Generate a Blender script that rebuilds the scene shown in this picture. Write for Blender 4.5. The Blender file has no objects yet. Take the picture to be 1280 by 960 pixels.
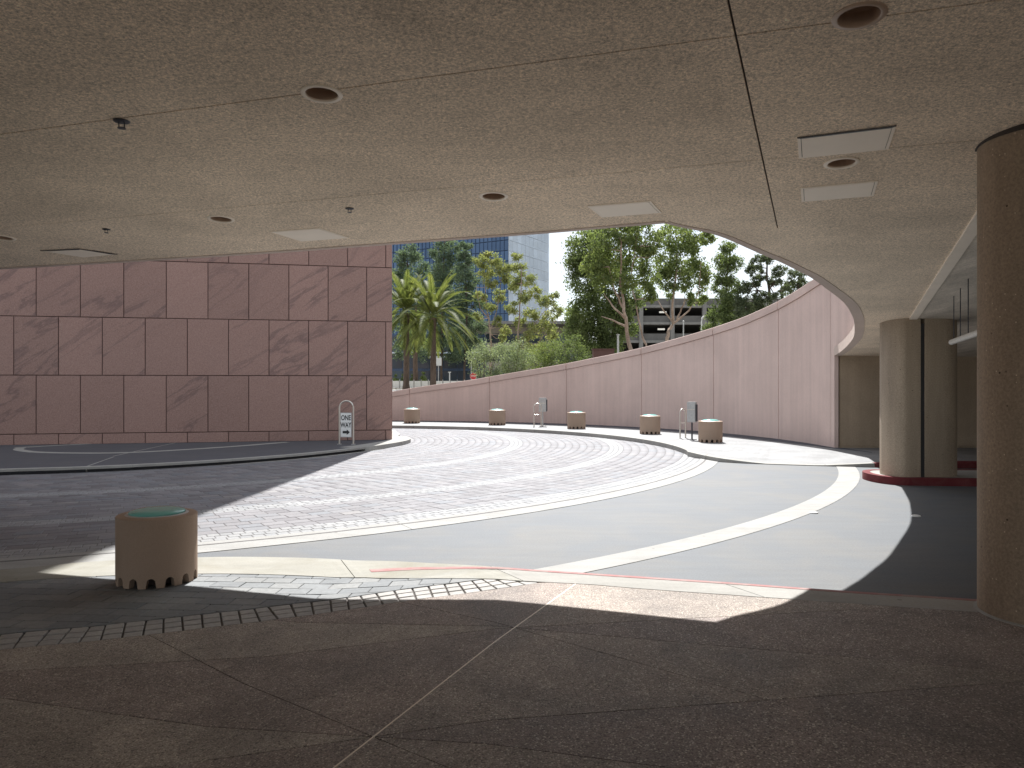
import bpy, bmesh, math, random
import numpy as np
from mathutils import Vector, Matrix
from mathutils.geometry import delaunay_2d_cdt
random.seed(7); rng = np.random.default_rng(7)
scene = bpy.context.scene
COL = scene.collection

# ------------------------------------------------------------------ camera, sky, sun, exposure
F = 961.0; EYE = 1.6
cam = bpy.data.cameras.new("camera"); cam.sensor_width = 36; cam.lens = F/1280*36
cam.clip_start = 0.05; cam.clip_end = 6000
camo = bpy.data.objects.new("camera", cam); COL.objects.link(camo)
camo.location = (0, 0, EYE); camo.rotation_euler = (math.radians(90), 0, 0)
scene.camera = camo
SUN_EL = math.radians(54.0); SUN_AZ = math.atan(0.05)      # azimuth from +Y towards +X
world = bpy.data.worlds.new("World"); scene.world = world; world.use_nodes = True
wn = world.node_tree; wn.nodes.clear()
def wnode(t, **k):
    n = wn.nodes.new(t)
    for a, b in k.items(): setattr(n, a, b)
    return n
sky = wnode('ShaderNodeTexSky', sky_type='NISHITA', sun_disc=False, sun_elevation=SUN_EL, sun_rotation=SUN_AZ)
sky.air_density = 1.0; sky.dust_density = 1.2; sky.ozone_density = 1.0
tc = wnode('ShaderNodeTexCoord'); mp = wnode('ShaderNodeMapping'); mp.inputs['Scale'].default_value = (1, 1, 2.6)
nz = wnode('ShaderNodeTexNoise'); nz.inputs['Scale'].default_value = 2.6; nz.inputs['Detail'].default_value = 7; nz.inputs['Roughness'].default_value = .62
rp = wnode('ShaderNodeValToRGB'); rp.color_ramp.elements[0].position = .34; rp.color_ramp.elements[1].position = .62
rp.color_ramp.elements[0].color = (.35, .35, .35, 1); rp.color_ramp.elements[1].color = (.95, .95, .95, 1)
mx = wnode('ShaderNodeMixRGB'); mx.inputs[2].default_value = (7.6, 7.9, 8.3, 1)
bg = wnode('ShaderNodeBackground'); bg.inputs['Strength'].default_value = 0.08
wo = wnode('ShaderNodeOutputWorld')
L = wn.links.new
L(tc.outputs['Generated'], mp.inputs['Vector']); L(mp.outputs['Vector'], nz.inputs['Vector']); L(nz.outputs['Fac'], rp.inputs['Fac'])
L(rp.outputs['Color'], mx.inputs[0]); L(sky.outputs['Color'], mx.inputs[1]); L(mx.outputs['Color'], bg.inputs['Color']); L(bg.outputs['Background'], wo.inputs['Surface'])
sl = bpy.data.lights.new("sun", 'SUN'); sl.energy = 5.0; sl.angle = math.radians(.53); sl.color = (1, .985, .965)
so = bpy.data.objects.new("sun", sl); COL.objects.link(so)
sd = Vector((math.sin(SUN_AZ)*math.cos(SUN_EL), math.cos(SUN_AZ)*math.cos(SUN_EL), math.sin(SUN_EL)))
so.rotation_euler = (-sd).to_track_quat('-Z', 'Y').to_euler(); so.location = (0, 60, 80)
vs = scene.view_settings; vs.view_transform = 'Standard'; vs.look = 'None'; vs.gamma = 1; vs.exposure = 0.95
scene.cycles.max_bounces = 10; scene.cycles.diffuse_bounces = 7; scene.cycles.glossy_bounces = 4; scene.cycles.transparent_max_bounces = 8

# ------------------------------------------------------------------ measuring helpers (survey of the place from the photograph)
def cz(x, y): return EYE + 1.935 - .0085*x - .0687*y          # the ramp soffit: a gently tilted plane
def on_ceil(px, py, dz=0):
    u = (px-640)/F; v = (480-py)/F
    y = (1.935+dz)/(v + .0687 + .0085*u); return Vector((u*y, y))
def gnd(px, py, z=0.0):
    y = F*(EYE-z)/(py-480); return Vector(((px-640)/F*y, y))
def zlev(x): return .03 + .09*min(1, max(0, (x+1.4)/1.3))      # plaza level, ramped down at the driveway apron
def gpl(px, py):
    z = .07
    for _ in range(12):
        p = gnd(px, py, z); z = zlev(p.x)
    return p
def at(px, py, Y): return Vector(((px-640)/F*Y, Y, EYE + (480-py)/F*Y))
CA = Vector((-10, 20.5)); CB = Vector((-5.9, 17.6))            # centres of the drive's rings and of the far pavement
def pol(c, r, a): return Vector((c.x + r*math.cos(a), c.y + r*math.sin(a)))
def resample(pts, n, closed=False):
    """Catmull-Rom through 2-D points, n points evenly spaced by length."""
    P = [np.array(p[:2], float) for p in pts]
    P = [2*P[0]-P[1]] + P + [2*P[-1]-P[-2]]
    out = []
    for i in range(1, len(P)-2):
        a, b, c, d = P[i-1:i+3]
        for t in np.linspace(0, 1, 24, endpoint=False):
            out.append(.5*(2*b + (c-a)*t + (2*a-5*b+4*c-d)*t*t + (3*b-a-3*c+d)*t**3))
    out.append(P[-2]); out = np.array(out)
    s = np.r_[0, np.cumsum(np.hypot(*np.diff(out, axis=0).T))]
    q = np.linspace(0, s[-1], n)
    return [Vector((float(np.interp(t, s, out[:, 0])), float(np.interp(t, s, out[:, 1])))) for t in q]

# ------------------------------------------------------------------ materials
class NT:
    def __init__(s, name):
        s.m = bpy.data.materials.new(name); s.m.use_nodes = True; s.t = s.m.node_tree
        s.b = s.t.nodes['Principled BSDF']; s.o = s.t.nodes['Material Output']
    def n(s, t, **k):
        q = s.t.nodes.new(t)
        for a, b in k.items(): setattr(q, a, b)
        return q
    def l(s, a, b): s.t.links.new(a, b)
    def pos(s, scale=(1, 1, 1), local=False):
        if local: o = s.n('ShaderNodeTexCoord').outputs['Object']
        else: o = s.n('ShaderNodeNewGeometry').outputs['Position']
        mpn = s.n('ShaderNodeMapping'); mpn.inputs['Scale'].default_value = scale; s.l(o, mpn.inputs['Vector']); return mpn.outputs['Vector']
    def noise(s, sc, det=4, rough=.55, vec=None, dist=0):
        q = s.n('ShaderNodeTexNoise'); q.inputs['Scale'].default_value = sc; q.inputs['Detail'].default_value = det
        q.inputs['Roughness'].default_value = rough; q.inputs['Distortion'].default_value = dist
        if vec is not None: s.l(vec, q.inputs['Vector'])
        return q.outputs['Fac']
    def ramp(s, fac, stops, interp='LINEAR'):
        q = s.n('ShaderNodeValToRGB'); q.color_ramp.interpolation = interp; e = q.color_ramp.elements
        while len(e) < len(stops): e.new(.5)
        for i, (p, c) in enumerate(stops):
            e[i].position = p
            e[i].color = (c, c, c, 1) if isinstance(c, (int, float)) else (*c, 1)
        s.l(fac, q.inputs['Fac']); return q.outputs['Color']
    def mix(s, fac, a, b, mode='MIX'):
        q = s.n('ShaderNodeMixRGB', blend_type=mode)
        for i, v in ((0, fac), (1, a), (2, b)):
            if hasattr(v, 'is_output'): s.l(v, q.inputs[i])
            elif i == 0: q.inputs[0].default_value = v
            else: q.inputs[i].default_value = (v, v, v, 1) if isinstance(v, (int, float)) else (*v, 1)
        return q.outputs['Color']
    def math(s, op, a, b=0.0):
        q = s.n('ShaderNodeMath', operation=op)
        for i, v in ((0, a), (1, b)):
            if hasattr(v, 'is_output'): s.l(v, q.inputs[i])
            else: q.inputs[i].default_value = v
        return q.outputs[0]
    def bump(s, h, strength=.3, dist=.01):
        q = s.n('ShaderNodeBump'); q.inputs['Strength'].default_value = strength; q.inputs['Distance'].default_value = dist
        s.l(h, q.inputs['Height']); s.l(q.outputs['Normal'], s.b.inputs['Normal'])
    def fin(s, color, rough=.8, metal=0, spec=.5):
        for k, v in (('Base Color', color), ('Roughness', rough)):
            if hasattr(v, 'is_output'): s.l(v, s.b.inputs[k])
            elif k == 'Base Color': s.b.inputs[k].default_value = (*v, 1)
            else: s.b.inputs[k].default_value = v
        s.b.inputs['Metallic'].default_value = metal; s.b.inputs['Specular IOR Level'].default_value = spec
        return s.m
    def rnd(s):
        a = s.n('ShaderNodeObjectInfo').outputs['Random']; b = s.n('ShaderNodeNewGeometry').outputs['Random Per Island']
        return s.math('FRACT', s.math('ADD', a, b))

def mat_plain(name, c, rough=.6, metal=0, spec=.5, var=.12, sc=8):
    t = NT(name); v = t.pos()
    n = t.noise(sc, 5, .6, v)
    col = t.mix(1, c, t.ramp(n, [(.3, 1-var), (.7, 1+var)]), 'MULTIPLY')
    return t.fin(col, rough, metal, spec)

def mat_plaster(name, base, grain=.3, big=.12, streak=None, gsc=85, bumpd=.006):
    """rough aggregate plaster / blasted concrete: coarse grain, blotches and optional directional streaks"""
    t = NT(name); v = t.pos()
    g = t.noise(gsc, 3, .75, v); g2 = t.noise(gsc*2.3, 2, .6, v); bl = t.noise(.7, 5, .6, v, .6)
    c = t.mix(1, base, t.ramp(g, [(.3, 1-grain), (.5, 1.0), (.72, 1+grain)]), 'MULTIPLY')
    c = t.mix(1, c, t.ramp(g2, [(.3, 1-grain*.6), (.7, 1+grain*.6)]), 'MULTIPLY')
    c = t.mix(1, c, t.ramp(bl, [(.3, 1-big), (.7, 1+big)]), 'MULTIPLY')
    if streak:
        sv = t.pos(streak[0]); st = t.noise(1, 5, .65, sv)
        c = t.mix(1, c, t.ramp(st, [(.3, 1-streak[1]), (.7, 1+streak[1])]), 'MULTIPLY')
    t.bump(g, .55, bumpd)
    return t.fin(c, .92, 0, .2)

M = {}
M['ceiling'] = mat_plaster('plaster_soffit', (.74, .615, .48), .46, .15, ((.35, 1.6, 1), .08), 52)
M['trim'] = mat_plaster('pink_edge_concrete', (.56, .46, .40), .12, .08)
M['garage_ceiling'] = mat_plaster('board_marked_concrete', (.62, .555, .475), .22, .22, ((3, .6, 1), .22), 40)
M['wall_pink'] = mat_plaster('pink_wall_concrete', (.62, .485, .435), .14, .07, ((5.5, 5.5, .22), .075), 70)
M['coping'] = mat_plaster('pink_coping_concrete', (.59, .46, .41), .12, .1, None, 60)
M['wall_beige'] = mat_plaster('beige_wall_concrete', (.40, .315, .23), .16, .1, ((2.5, 2.5, .25), .1), 60)
M['backing'] = mat_plain('dark_joint_backing', (.085, .05, .048), .9, var=.2)
M['joint'] = mat_plain('dark_joint', (.05, .04, .035), .9)

def mat_column(name, base):
    t = NT(name); v = t.pos()
    g = t.noise(55, 3, .7, v)
    c = t.mix(1, base, t.ramp(g, [(.3, .78), (.7, 1.22)]), 'MULTIPLY')
    st = t.noise(1, 5, .6, t.pos((2.2, 2.2, .28)))
    c = t.mix(1, c, t.ramp(st, [(.32, .72), (.68, 1.2)]), 'MULTIPLY')
    vo = t.n('ShaderNodeTexVoronoi'); vo.inputs['Scale'].default_value = 17; t.l(v, vo.inputs['Vector'])
    pit = t.ramp(vo.outputs['Distance'], [(.09, 1), (.14, 0)])
    sel = t.ramp(vo.outputs['Color'], [(.30, 1), (.32, 0)])
    c = t.mix(t.math('MULTIPLY', pit, sel), c, (.07, .045, .03))
    vo2 = t.n('ShaderNodeTexVoronoi'); vo2.inputs['Scale'].default_value = 33; t.l(v, vo2.inputs['Vector'])
    fl = t.math('MULTIPLY', t.ramp(vo2.outputs['Distance'], [(.1, 1), (.16, 0)]), t.ramp(vo2.outputs['Color'], [(.26, 1), (.28, 0)]))
    c = t.mix(fl, c, (.62, .5, .38))
    h = t.math('SUBTRACT', g, t.math('MULTIPLY', pit, sel)); t.bump(h, .5, .006)
    return t.fin(c, .8, 0, .3)
M['column'] = mat_column('tan_concrete_column', (.325, .245, .175))
M['column2'] = mat_column('grey_tan_concrete_column', (.37, .30, .225))

def mat_stone():
    t = NT('red_granite'); v = t.pos(); r = t.n('ShaderNodeObjectInfo').outputs['Random']
    g = t.noise(38, 4, .8, v); g2 = t.noise(120, 2, .6, v)
    c = t.mix(t.ramp(g, [(.35, 0), (.65, 1)]), (.245, .142, .115), (.345, .225, .19))
    c = t.mix(1, c, t.ramp(g2, [(.3, .82), (.7, 1.2)]), 'MULTIPLY')
    c = t.mix(1, c, t.ramp(r, [(0, .93), (1, 1.07)]), 'MULTIPLY')
    # dark rising veins, different in every slab
    cb = t.n('ShaderNodeCombineXYZ'); t.l(t.math('MULTIPLY', r, 37.), cb.inputs[0]); t.l(t.math('MULTIPLY', r, 11.), cb.inputs[2])
    ad = t.n('ShaderNodeVectorMath', operation='ADD'); t.l(t.pos(), ad.inputs[0]); t.l(cb.outputs[0], ad.inputs[1])
    rot = t.n('ShaderNodeMapping'); rot.inputs['Rotation'].default_value = (0, .6, 0); t.l(ad.outputs[0], rot.inputs['Vector'])
    sc2 = t.n('ShaderNodeMapping'); sc2.inputs['Scale'].default_value = (.38, .5, 2.1); t.l(rot.outputs['Vector'], sc2.inputs['Vector']); rot = sc2
    w = t.noise(.8, 5, .6, rot.outputs['Vector'], .45)
    vein = t.ramp(w, [(.45, 0), (.492, .5), (.512, .12), (.56, 0)])
    on = t.ramp(t.math('FRACT', t.math('MULTIPLY', r, 7.3)), [(.4, .12), (.62, 1)])
    c = t.mix(t.math('MULTIPLY', vein, on), c, (.09, .06, .062))
    sc = t.noise(1, 4, .6, t.pos((5, 5, 60)))
    c = t.mix(t.ramp(sc, [(.62, 0), (.75, .22)]), c, (.4, .3, .28))
    t.bump(g, .25, .004)
    return t.fin(c, t.ramp(g2, [(.3, .5), (.7, .7)]), 0, .35)
M['stone'] = mat_stone()

def mat_aggregate(name, a, b, spark=.3):
    t = NT(name); v = t.pos()
    vo = t.n('ShaderNodeTexVoronoi'); vo.inputs['Scale'].default_value = 135; t.l(v, vo.inputs['Vector'])
    sp = t.n('ShaderNodeSeparateColor'); t.l(vo.outputs['Color'], sp.inputs[0])
    c = t.mix(sp.outputs[0], a, b)
    c = t.mix(t.ramp(sp.outputs[1], [(.88, 0), (.92, .85)]), c, (.68, .60, .48))
    c = t.mix(t.ramp(sp.outputs[2], [(.84, 0), (.9, .6)]), c, (.05, .04, .036))
    c = t.mix(t.ramp(vo.outputs['Distance'], [(.0, 0), (.9, .45)]), c, (.05, .035, .03))
    bl = t.noise(1.1, 5, .6, v, .8); bl2 = t.noise(6, 4, .6, v)
    c = t.mix(1, c, t.ramp(bl, [(.3, .66), (.7, 1.3)]), 'MULTIPLY')
    c = t.mix(1, c, t.ramp(bl2, [(.3, .86), (.7, 1.14)]), 'MULTIPLY')
    h = t.math('SUBTRACT', 1, vo.outputs['Distance']); t.bump(h, .7, .006)
    ro = t.mix(t.ramp(sp.outputs[1], [(.90, 0), (.93, spark)]), t.ramp(bl, [(.3, .62), (.7, .78)]), .12)
    return t.fin(c, ro, 0, .45)
M['agg_tan'] = mat_aggregate('tan_aggregate', (0.341, 0.292, 0.244), (0.504, 0.440, 0.371))
M['agg_brown'] = mat_aggregate('brown_aggregate', (0.272, 0.218, 0.189), (0.435, 0.363, 0.316))
M['agg_maroon'] = mat_aggregate('maroon_aggregate', (0.250, 0.203, 0.180), (0.404, 0.339, 0.303), .6)
M['agg_grey'] = mat_aggregate('grey_brown_aggregate', (0.288, 0.241, 0.205), (0.475, 0.406, 0.349), .6)

def mat_paver(name, stops, blot=.12, rough=.72, spec=.6):
    t = NT(name); v = t.pos(); r = t.rnd()
    c = t.ramp(r, stops)
    n = t.noise(28, 4, .7, v); n2 = t.noise(1.3, 4, .6, v)
    c = t.mix(1, c, t.ramp(n, [(.3, .84), (.7, 1.16)]), 'MULTIPLY')
    c = t.mix(1, c, t.ramp(n2, [(.3, 1-blot), (.7, 1+blot)]), 'MULTIPLY')
    t.bump(n, .35, .004)
    return t.fin(c, rough, 0, spec)
M['paver'] = mat_paver('mauve_paver', [(0, (.116, .110, .118)), (.3, (.142, .137, .145)), (.6, (.166, .159, .166)), (.85, (.134, .141, .156)), (1, (.186, .176, .175))])
M['sett'] = mat_paver('pale_sett', [(0, (.195, .197, .203)), (.5, (.238, .238, .238)), (1, (.21, .215, .22))])
M['near_sett'] = mat_paver('pale_near_sett', [(0, (.30, .29, .275)), (.5, (.36, .345, .325)), (1, (.33, .32, .305))], .12, .75, .4)
M['apron'] = mat_paver('blue_grey_paver', [(0, (.135, .145, .152)), (.5, (.165, .175, .18)), (1, (.19, .194, .19))], .22)
M['bed'] = mat_plain('mortar_bed', (.15, .142, .14), .95, var=.2, sc=20)
M['sett_bed'] = mat_plain('dark_mortar', (.10, .09, .083), .95, var=.2, sc=20)

def mat_conc(name, base, stain, sc=1.6, amt=.5, grain=.08, rough=.85, spec=.3):
    t = NT(name); v = t.pos()
    n = t.noise(sc, 6, .62, v, .8); g = t.noise(60, 3, .7, v); st = t.noise(1, 5, .6, t.pos((1.2, 7, 1)))
    c = t.mix(t.ramp(n, [(.42, 0), (.72, amt)]), base, stain)
    c = t.mix(1, c, t.ramp(g, [(.3, 1-grain), (.7, 1+grain)]), 'MULTIPLY')
    c = t.mix(1, c, t.ramp(st, [(.3, .9), (.7, 1.08)]), 'MULTIPLY')
    vo = t.n('ShaderNodeTexVoronoi'); vo.inputs['Scale'].default_value = 3.1; t.l(v, vo.inputs['Vector'])
    sp = t.math('MULTIPLY', t.ramp(vo.outputs['Distance'], [(.04, 1), (.06, 0)]), t.ramp(vo.outputs['Color'], [(.35, 1), (.37, 0)]))
    c = t.mix(t.math('MULTIPLY', sp, .5), c, (.12, .11, .1))
    t.bump(g, .3, .003)
    return t.fin(c, rough, 0, spec)
M['band'] = mat_conc('white_concrete', (.325, .322, .31), (.255, .245, .22), 2.2)
M['yellow'] = mat_conc('yellowed_concrete', (.31, .303, .27), (.24, .225, .18), 1.5, .95)
M['kerb'] = mat_conc('kerb_concrete', (.33, .322, .30), (.24, .23, .205), 1.8)
M['asphalt'] = mat_conc('grey_asphalt', (.078, .087, .096), (.108, .104, .094), 1.0, .85, .22, .74, .72)
M['pavement'] = mat_paver('pale_pavement', [(0, (.185, .187, .19)), (1, (.22, .22, .216))], .25)
M['dark_slab'] = mat_conc('dark_island_paving', (.085, .085, .095), (.105, .103, .105), 1.2, .6, .12)
M['red'] = mat_conc('faded_red_paint', (.33, .165, .16), (.34, .28, .26), 5, 1.0)
M['red_kerb'] = mat_conc('red_kerb_paint', (.145, .026, .030), (.19, .07, .065), 5, .7)
M['ground'] = mat_plain('soil_and_gravel', (.215, .19, .15), .95, var=.3, sc=.4)
M['street'] = mat_plain('street_concrete', (.38, .37, .35), .9, var=.12, sc=1.2)
M['bollard'] = mat_plaster('tan_bollard_concrete', (.36, .265, .20), .10, .1, None, 130, .002)
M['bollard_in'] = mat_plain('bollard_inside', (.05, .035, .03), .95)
t = NT('teal_glass'); t.b.inputs['Transmission Weight'].default_value = .12; t.b.inputs['Coat Weight'].default_value = .25
M['teal'] = t.fin((.20, .52, .47), .2, 0, .3)
M['steel'] = mat_plain('brushed_steel', (.62, .58, .52), .34, .9, var=.08, sc=30)
M['galv'] = mat_plain('galvanised_steel', (.46, .46, .45), .5, .6, var=.12, sc=25)
M['dark_metal'] = mat_plain('dark_painted_metal', (.035, .036, .045), .5)
M['white'] = mat_plain('white_enamel', (.74, .74, .72), .45, var=.05)
M['black'] = mat_plain('black_ink', (.02, .02, .022), .5)
M['sign_red'] = mat_plain('red_enamel', (.58, .03, .04), .45, var=.05)
M['panel'] = mat_plain('painted_access_panel', (.90, .80, .68), .6, var=.04, sc=3)
M['ring'] = mat_plain('cream_trim', (.82, .72, .60), .5, var=.05)
M['can'] = mat_plain('bronze_can', (.42, .30, .22), .45, var=.1)
M['pipe'] = mat_plain('grey_pipe', (.56, .54, .5), .5, var=.15, sc=12)

# ------------------------------------------------------------------ object helpers
def link(o, parent=None):
    COL.objects.link(o)
    if parent is not None: o.parent = parent
    return o
def empty(name, loc=(0, 0, 0), rz=0):
    o = bpy.data.objects.new(name, None); o.location = loc; o.rotation_euler = (0, 0, rz); o.empty_display_size = .3
    return link(o)
def tag(o, label, cat, group=None):
    o['label'] = label; o['category'] = cat
    if group: o['group'] = group
    return o
def struct(o): o['kind'] = 'structure'; return o
def stuff(o): o['kind'] = 'stuff'; return o
class MB:
    def __init__(s): s.v = []; s.f = []
    def add(s, vs, fs):
        b = len(s.v); s.v += [tuple(v) for v in vs]; s.f += [tuple(i+b for i in f) for f in fs]; return s
    def box(s, c, d, rz=0):
        c = Vector(c); R = Matrix.Rotation(rz, 3, 'Z'); x, y, z = d[0]/2, d[1]/2, d[2]/2
        vs = [c + R @ Vector(p) for p in ((-x,-y,-z),(x,-y,-z),(x,y,-z),(-x,y,-z),(-x,-y,z),(x,-y,z),(x,y,z),(-x,y,z))]
        return s.add(vs, [(0,3,2,1),(4,5,6,7),(0,1,5,4),(1,2,6,5),(2,3,7,6),(3,0,4,7)])
    def prism(s, poly, z0, z1):
        """poly: 2-D counter-clockwise; z0/z1 numbers or functions of x, y"""
        n = len(poly); f0 = z0 if callable(z0) else (lambda x, y: z0); f1 = z1 if callable(z1) else (lambda x, y: z1)
        vs = [(p[0], p[1], f0(p[0], p[1])) for p in poly] + [(p[0], p[1], f1(p[0], p[1])) for p in poly]
        fs = [tuple(range(n-1, -1, -1)), tuple(range(n, 2*n))] + [(i, (i+1) % n, (i+1) % n+n, i+n) for i in range(n)]
        return s.add(vs, fs)
    def strip(s, A, B, z1, z0):
        """solid ribbon between two polylines"""
        n = len(A); f0 = z0 if callable(z0) else (lambda x, y: z0); f1 = z1 if callable(z1) else (lambda x, y: z1)
        vs = []
        for p, q in zip(A, B):
            vs += [(p[0], p[1], f1(p[0], p[1])), (q[0], q[1], f1(q[0], q[1])), (q[0], q[1], f0(q[0], q[1])), (p[0], p[1], f0(p[0], p[1]))]
        fs = []
        for i in range(n-1):
            a, b = 4*i, 4*i+4
            for k in range(4): fs.append((a+k, a+(k+1) % 4, b+(k+1) % 4, b+k))
        fs += [(3, 2, 1, 0), (4*n-4, 4*n-3, 4*n-2, 4*n-1)]
        return s.add(vs, fs)
    def tube(s, pts, r, n=8, cap=True):
        P = [Vector(p) for p in pts]; R = r if isinstance(r, (list, tuple)) else [r]*len(P); vs = []; up0 = Vector((0, 0, 1))
        for i, p in enumerate(P):
            d = (P[min(i+1, len(P)-1)] - P[max(i-1, 0)]).normalized()
            a = d.cross(up0 if abs(d.z) < .95 else Vector((0, 1, 0))).normalized(); b = d.cross(a)
            vs += [p + (a*math.cos(2*math.pi*k/n) + b*math.sin(2*math.pi*k/n))*R[i] for k in range(n)]
        fs = [(i*n+k, i*n+(k+1) % n, (i+1)*n+(k+1) % n, (i+1)*n+k) for i in range(len(P)-1) for k in range(n)]
        if cap: fs += [tuple(range(n-1, -1, -1)), tuple(range((len(P)-1)*n, len(P)*n))]
        return s.add(vs, fs)
    def lathe(s, prof, n=32, c=(0, 0, 0)):
        vs = [(c[0]+r*math.cos(2*math.pi*k/n), c[1]+r*math.sin(2*math.pi*k/n), c[2]+z) for r, z in prof for k in range(n)]
        fs = [(i*n+k, i*n+(k+1) % n, (i+1)*n+(k+1) % n, (i+1)*n+k) for i in range(len(prof)-1) for k in range(n)]
        return s.add(vs, fs)
    def mesh(s, name, mat, smooth=False):
        me = bpy.data.meshes.new(name); me.from_pydata(s.v, [], s.f)
        if mat is not None: me.materials.append(mat)
        bm = bmesh.new(); bm.from_mesh(me); bmesh.ops.recalc_face_normals(bm, faces=bm.faces); bm.to_mesh(me); bm.free()
        if smooth: smooth_by_angle(me)
        me.update(); return me
    def build(s, name, mat, parent=None, smooth=False, loc=None):
        o = bpy.data.objects.new(name, s.mesh(name, mat, smooth))
        if loc is not None: o.location = loc
        return link(o, parent)
def smooth_by_angle(me, ang=40):
    bm = bmesh.new(); bm.from_mesh(me)
    for f in bm.faces: f.smooth = True
    for e in bm.edges:
        if len(e.link_faces) == 2 and e.calc_face_angle(0) > math.radians(ang): e.smooth = False
    bm.to_mesh(me); bm.free()
def bm_obj(name, bm, mat, parent=None):
    me = bpy.data.meshes.new(name); bm.to_mesh(me); bm.free(); me.materials.append(mat)
    return link(bpy.data.objects.new(name, me), parent)
def fast_mesh(name, V, Q, mat, parent=None):
    """V (n,3) Q (m,k) arrays"""
    me = bpy.data.meshes.new(name); V = np.asarray(V, np.float32); Q = np.asarray(Q, np.int32); k = Q.shape[1]
    me.vertices.add(len(V)); me.vertices.foreach_set('co', V.ravel())
    me.loops.add(Q.size); me.loops.foreach_set('vertex_index', Q.ravel())
    me.polygons.add(len(Q)); me.polygons.foreach_set('loop_start', np.arange(len(Q), dtype=np.int32)*k)
    me.polygons.foreach_set('loop_total', np.full(len(Q), k, np.int32))
    me.update(calc_edges=True); me.materials.append(mat)
    return link(bpy.data.objects.new(name, me), parent)
def copy_tree(o, parent=None):
    c = o.copy(); COL.objects.link(c)
    if parent is not None: c.parent = parent
    for ch in o.children: copy_tree(ch, c)
    return c

# ================================================================== GROUND AND DRIVE
gb = MB(); gb.add([(-3000, -3000, -.35), (3000, -3000, -.35), (3000, 3000, -.35), (-3000, 3000, -.35)], [(0, 1, 2, 3)])
struct(gb.build('ground', M['ground']))
tb = MB()                                                   # the higher street level beyond the curved wall
tb.add([(-300, 37, 1.05), (300, 37, 1.05), (300, 1500, 1.05), (-300, 1500, 1.05), (-300, 37, -.3), (300, 37, -.3)], [(0, 1, 2, 3), (4, 5, 1, 0)])
struct(tb.build('terrain', M['ground']))
st = MB(); st.add([(-60, 60, 1.06), (60, 60, 1.06), (60, 76, 1.06), (-60, 76, 1.06)], [(0, 1, 2, 3)])
struct(st.build('street', M['street']))
rb = MB(); rb.add([(-30, -14, 0), (24, -14, 0), (24, 36.5, 0), (-30, 36.5, 0)], [(0, 1, 2, 3)])
road = struct(rb.build('road', M['asphalt']))

def ring(c, r0, r1, a0, a1, n):
    return [pol(c, r0, a0+(a1-a0)*i/n) for i in range(n+1)], [pol(c, r1, a0+(a1-a0)*i/n) for i in range(n+1)]
D2R = math.radians
drive = struct(MB().strip(*ring(CA, 6.6, 14.75, D2R(-150), D2R(60), 90), .0265, -.02).build('driveway', M['bed']))

def paver_template(l, w, top, ch=.004, zb=.0):
    x, y = l/2, w/2
    V = [(-x,-y,zb),(x,-y,zb),(x,y,zb),(-x,y,zb), (-x,-y,top-ch),(x,-y,top-ch),(x,y,top-ch),(-x,y,top-ch),
         (-x+ch,-y+ch,top),(x-ch,-y+ch,top),(x-ch,y-ch,top),(-x+ch,y-ch,top)]
    Q = [(0,1,5,4),(1,2,6,5),(2,3,7,6),(3,0,4,7),(4,5,9,8),(5,6,10,9),(6,7,11,10),(7,4,8,11),(8,9,10,11)]
    return np.array(V), np.array(Q)
def in_drive(p):
    if (p-CB).length > 9.9 and p.y > 15 and p.x > -5.9: return False
    if p.y > 27.6: return False
    if p.x > -16 and p.y < 5.4: return False
    return True
def ring_rows(r0, r1, rows, length, gap, keep, top):
    out = []; w = (r1-r0)/rows
    for i in range(rows):
        r = r0 + w*(i+.5); n = int(2*math.pi*r/length); off = .5*(i % 2) + .13*random.random()
        for k in range(n):
            a = 2*math.pi*(k+off)/n
            if not -2.5 < math.atan2(math.sin(a), math.cos(a)) < 1.1: continue
            p = pol(CA, r, a)
            if keep(p): out.append((p.x, p.y, a+math.pi/2, w-gap, 2*math.pi*r/n-gap, top))
    return out
pav = []
for r0, r1, rows in ((7.15, 9.95, 15), (10.29, 12.5, 12), (12.84, 14.22, 7)):
    pav += ring_rows(r0, r1, rows, .27, .006, in_drive, .03)
set_ = []
for r0, r1, rows in ((9.95, 10.29, 3), (12.5, 12.84, 3), (14.22, 14.62, 3)):
    set_ += ring_rows(r0, r1, rows, .125, .0055, in_drive, .0305)
def seen(p): return p[1] > 2 and abs(p[0]/p[1]) < .70
def lay(items, name, stuff_name, mat, parent, n_parts):
    items = sorted(items, key=lambda p: (not seen(p), math.hypot(p[0], p[1])))
    cache = {}
    for i, (x, y, a, w, l, top) in enumerate(items[:n_parts]):
        key = (round(l, 3), round(w, 3))
        if key not in cache:
            V, Q = paver_template(key[0], key[1], top, .005)
            me = bpy.data.meshes.new(name); me.from_pydata(V.tolist(), [], Q.tolist()); me.materials.append(mat); cache[key] = me
        o = bpy.data.objects.new(name, cache[key])
        o.location = (x, y, random.uniform(-.0015, .0015)); o.rotation_euler = (random.uniform(-.004, .004), random.uniform(-.006, .006), a+random.uniform(-.006, .006))
        link(o, parent)
    rest = items[n_parts:]
    if rest:
        Vs = []; Qs = []
        for j, (x, y, a, w, l, top) in enumerate(rest):
            V, Q = paver_template(l, w, top+random.uniform(-.0015, .0015), .005)
            c, s = math.cos(a), math.sin(a)
            Vs.append(np.c_[V[:, 0]*c-V[:, 1]*s+x, V[:, 0]*s+V[:, 1]*c+y, V[:, 2]]); Qs.append(Q+12*j)
        stuff(fast_mesh(stuff_name, np.concatenate(Vs), np.concatenate(Qs), mat, parent))
lay(pav, 'paver', 'far_paving', M['paver'], drive, 300)
lay(set_, 'sett', 'far_sett_rings', M['sett'], drive, 240)
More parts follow.
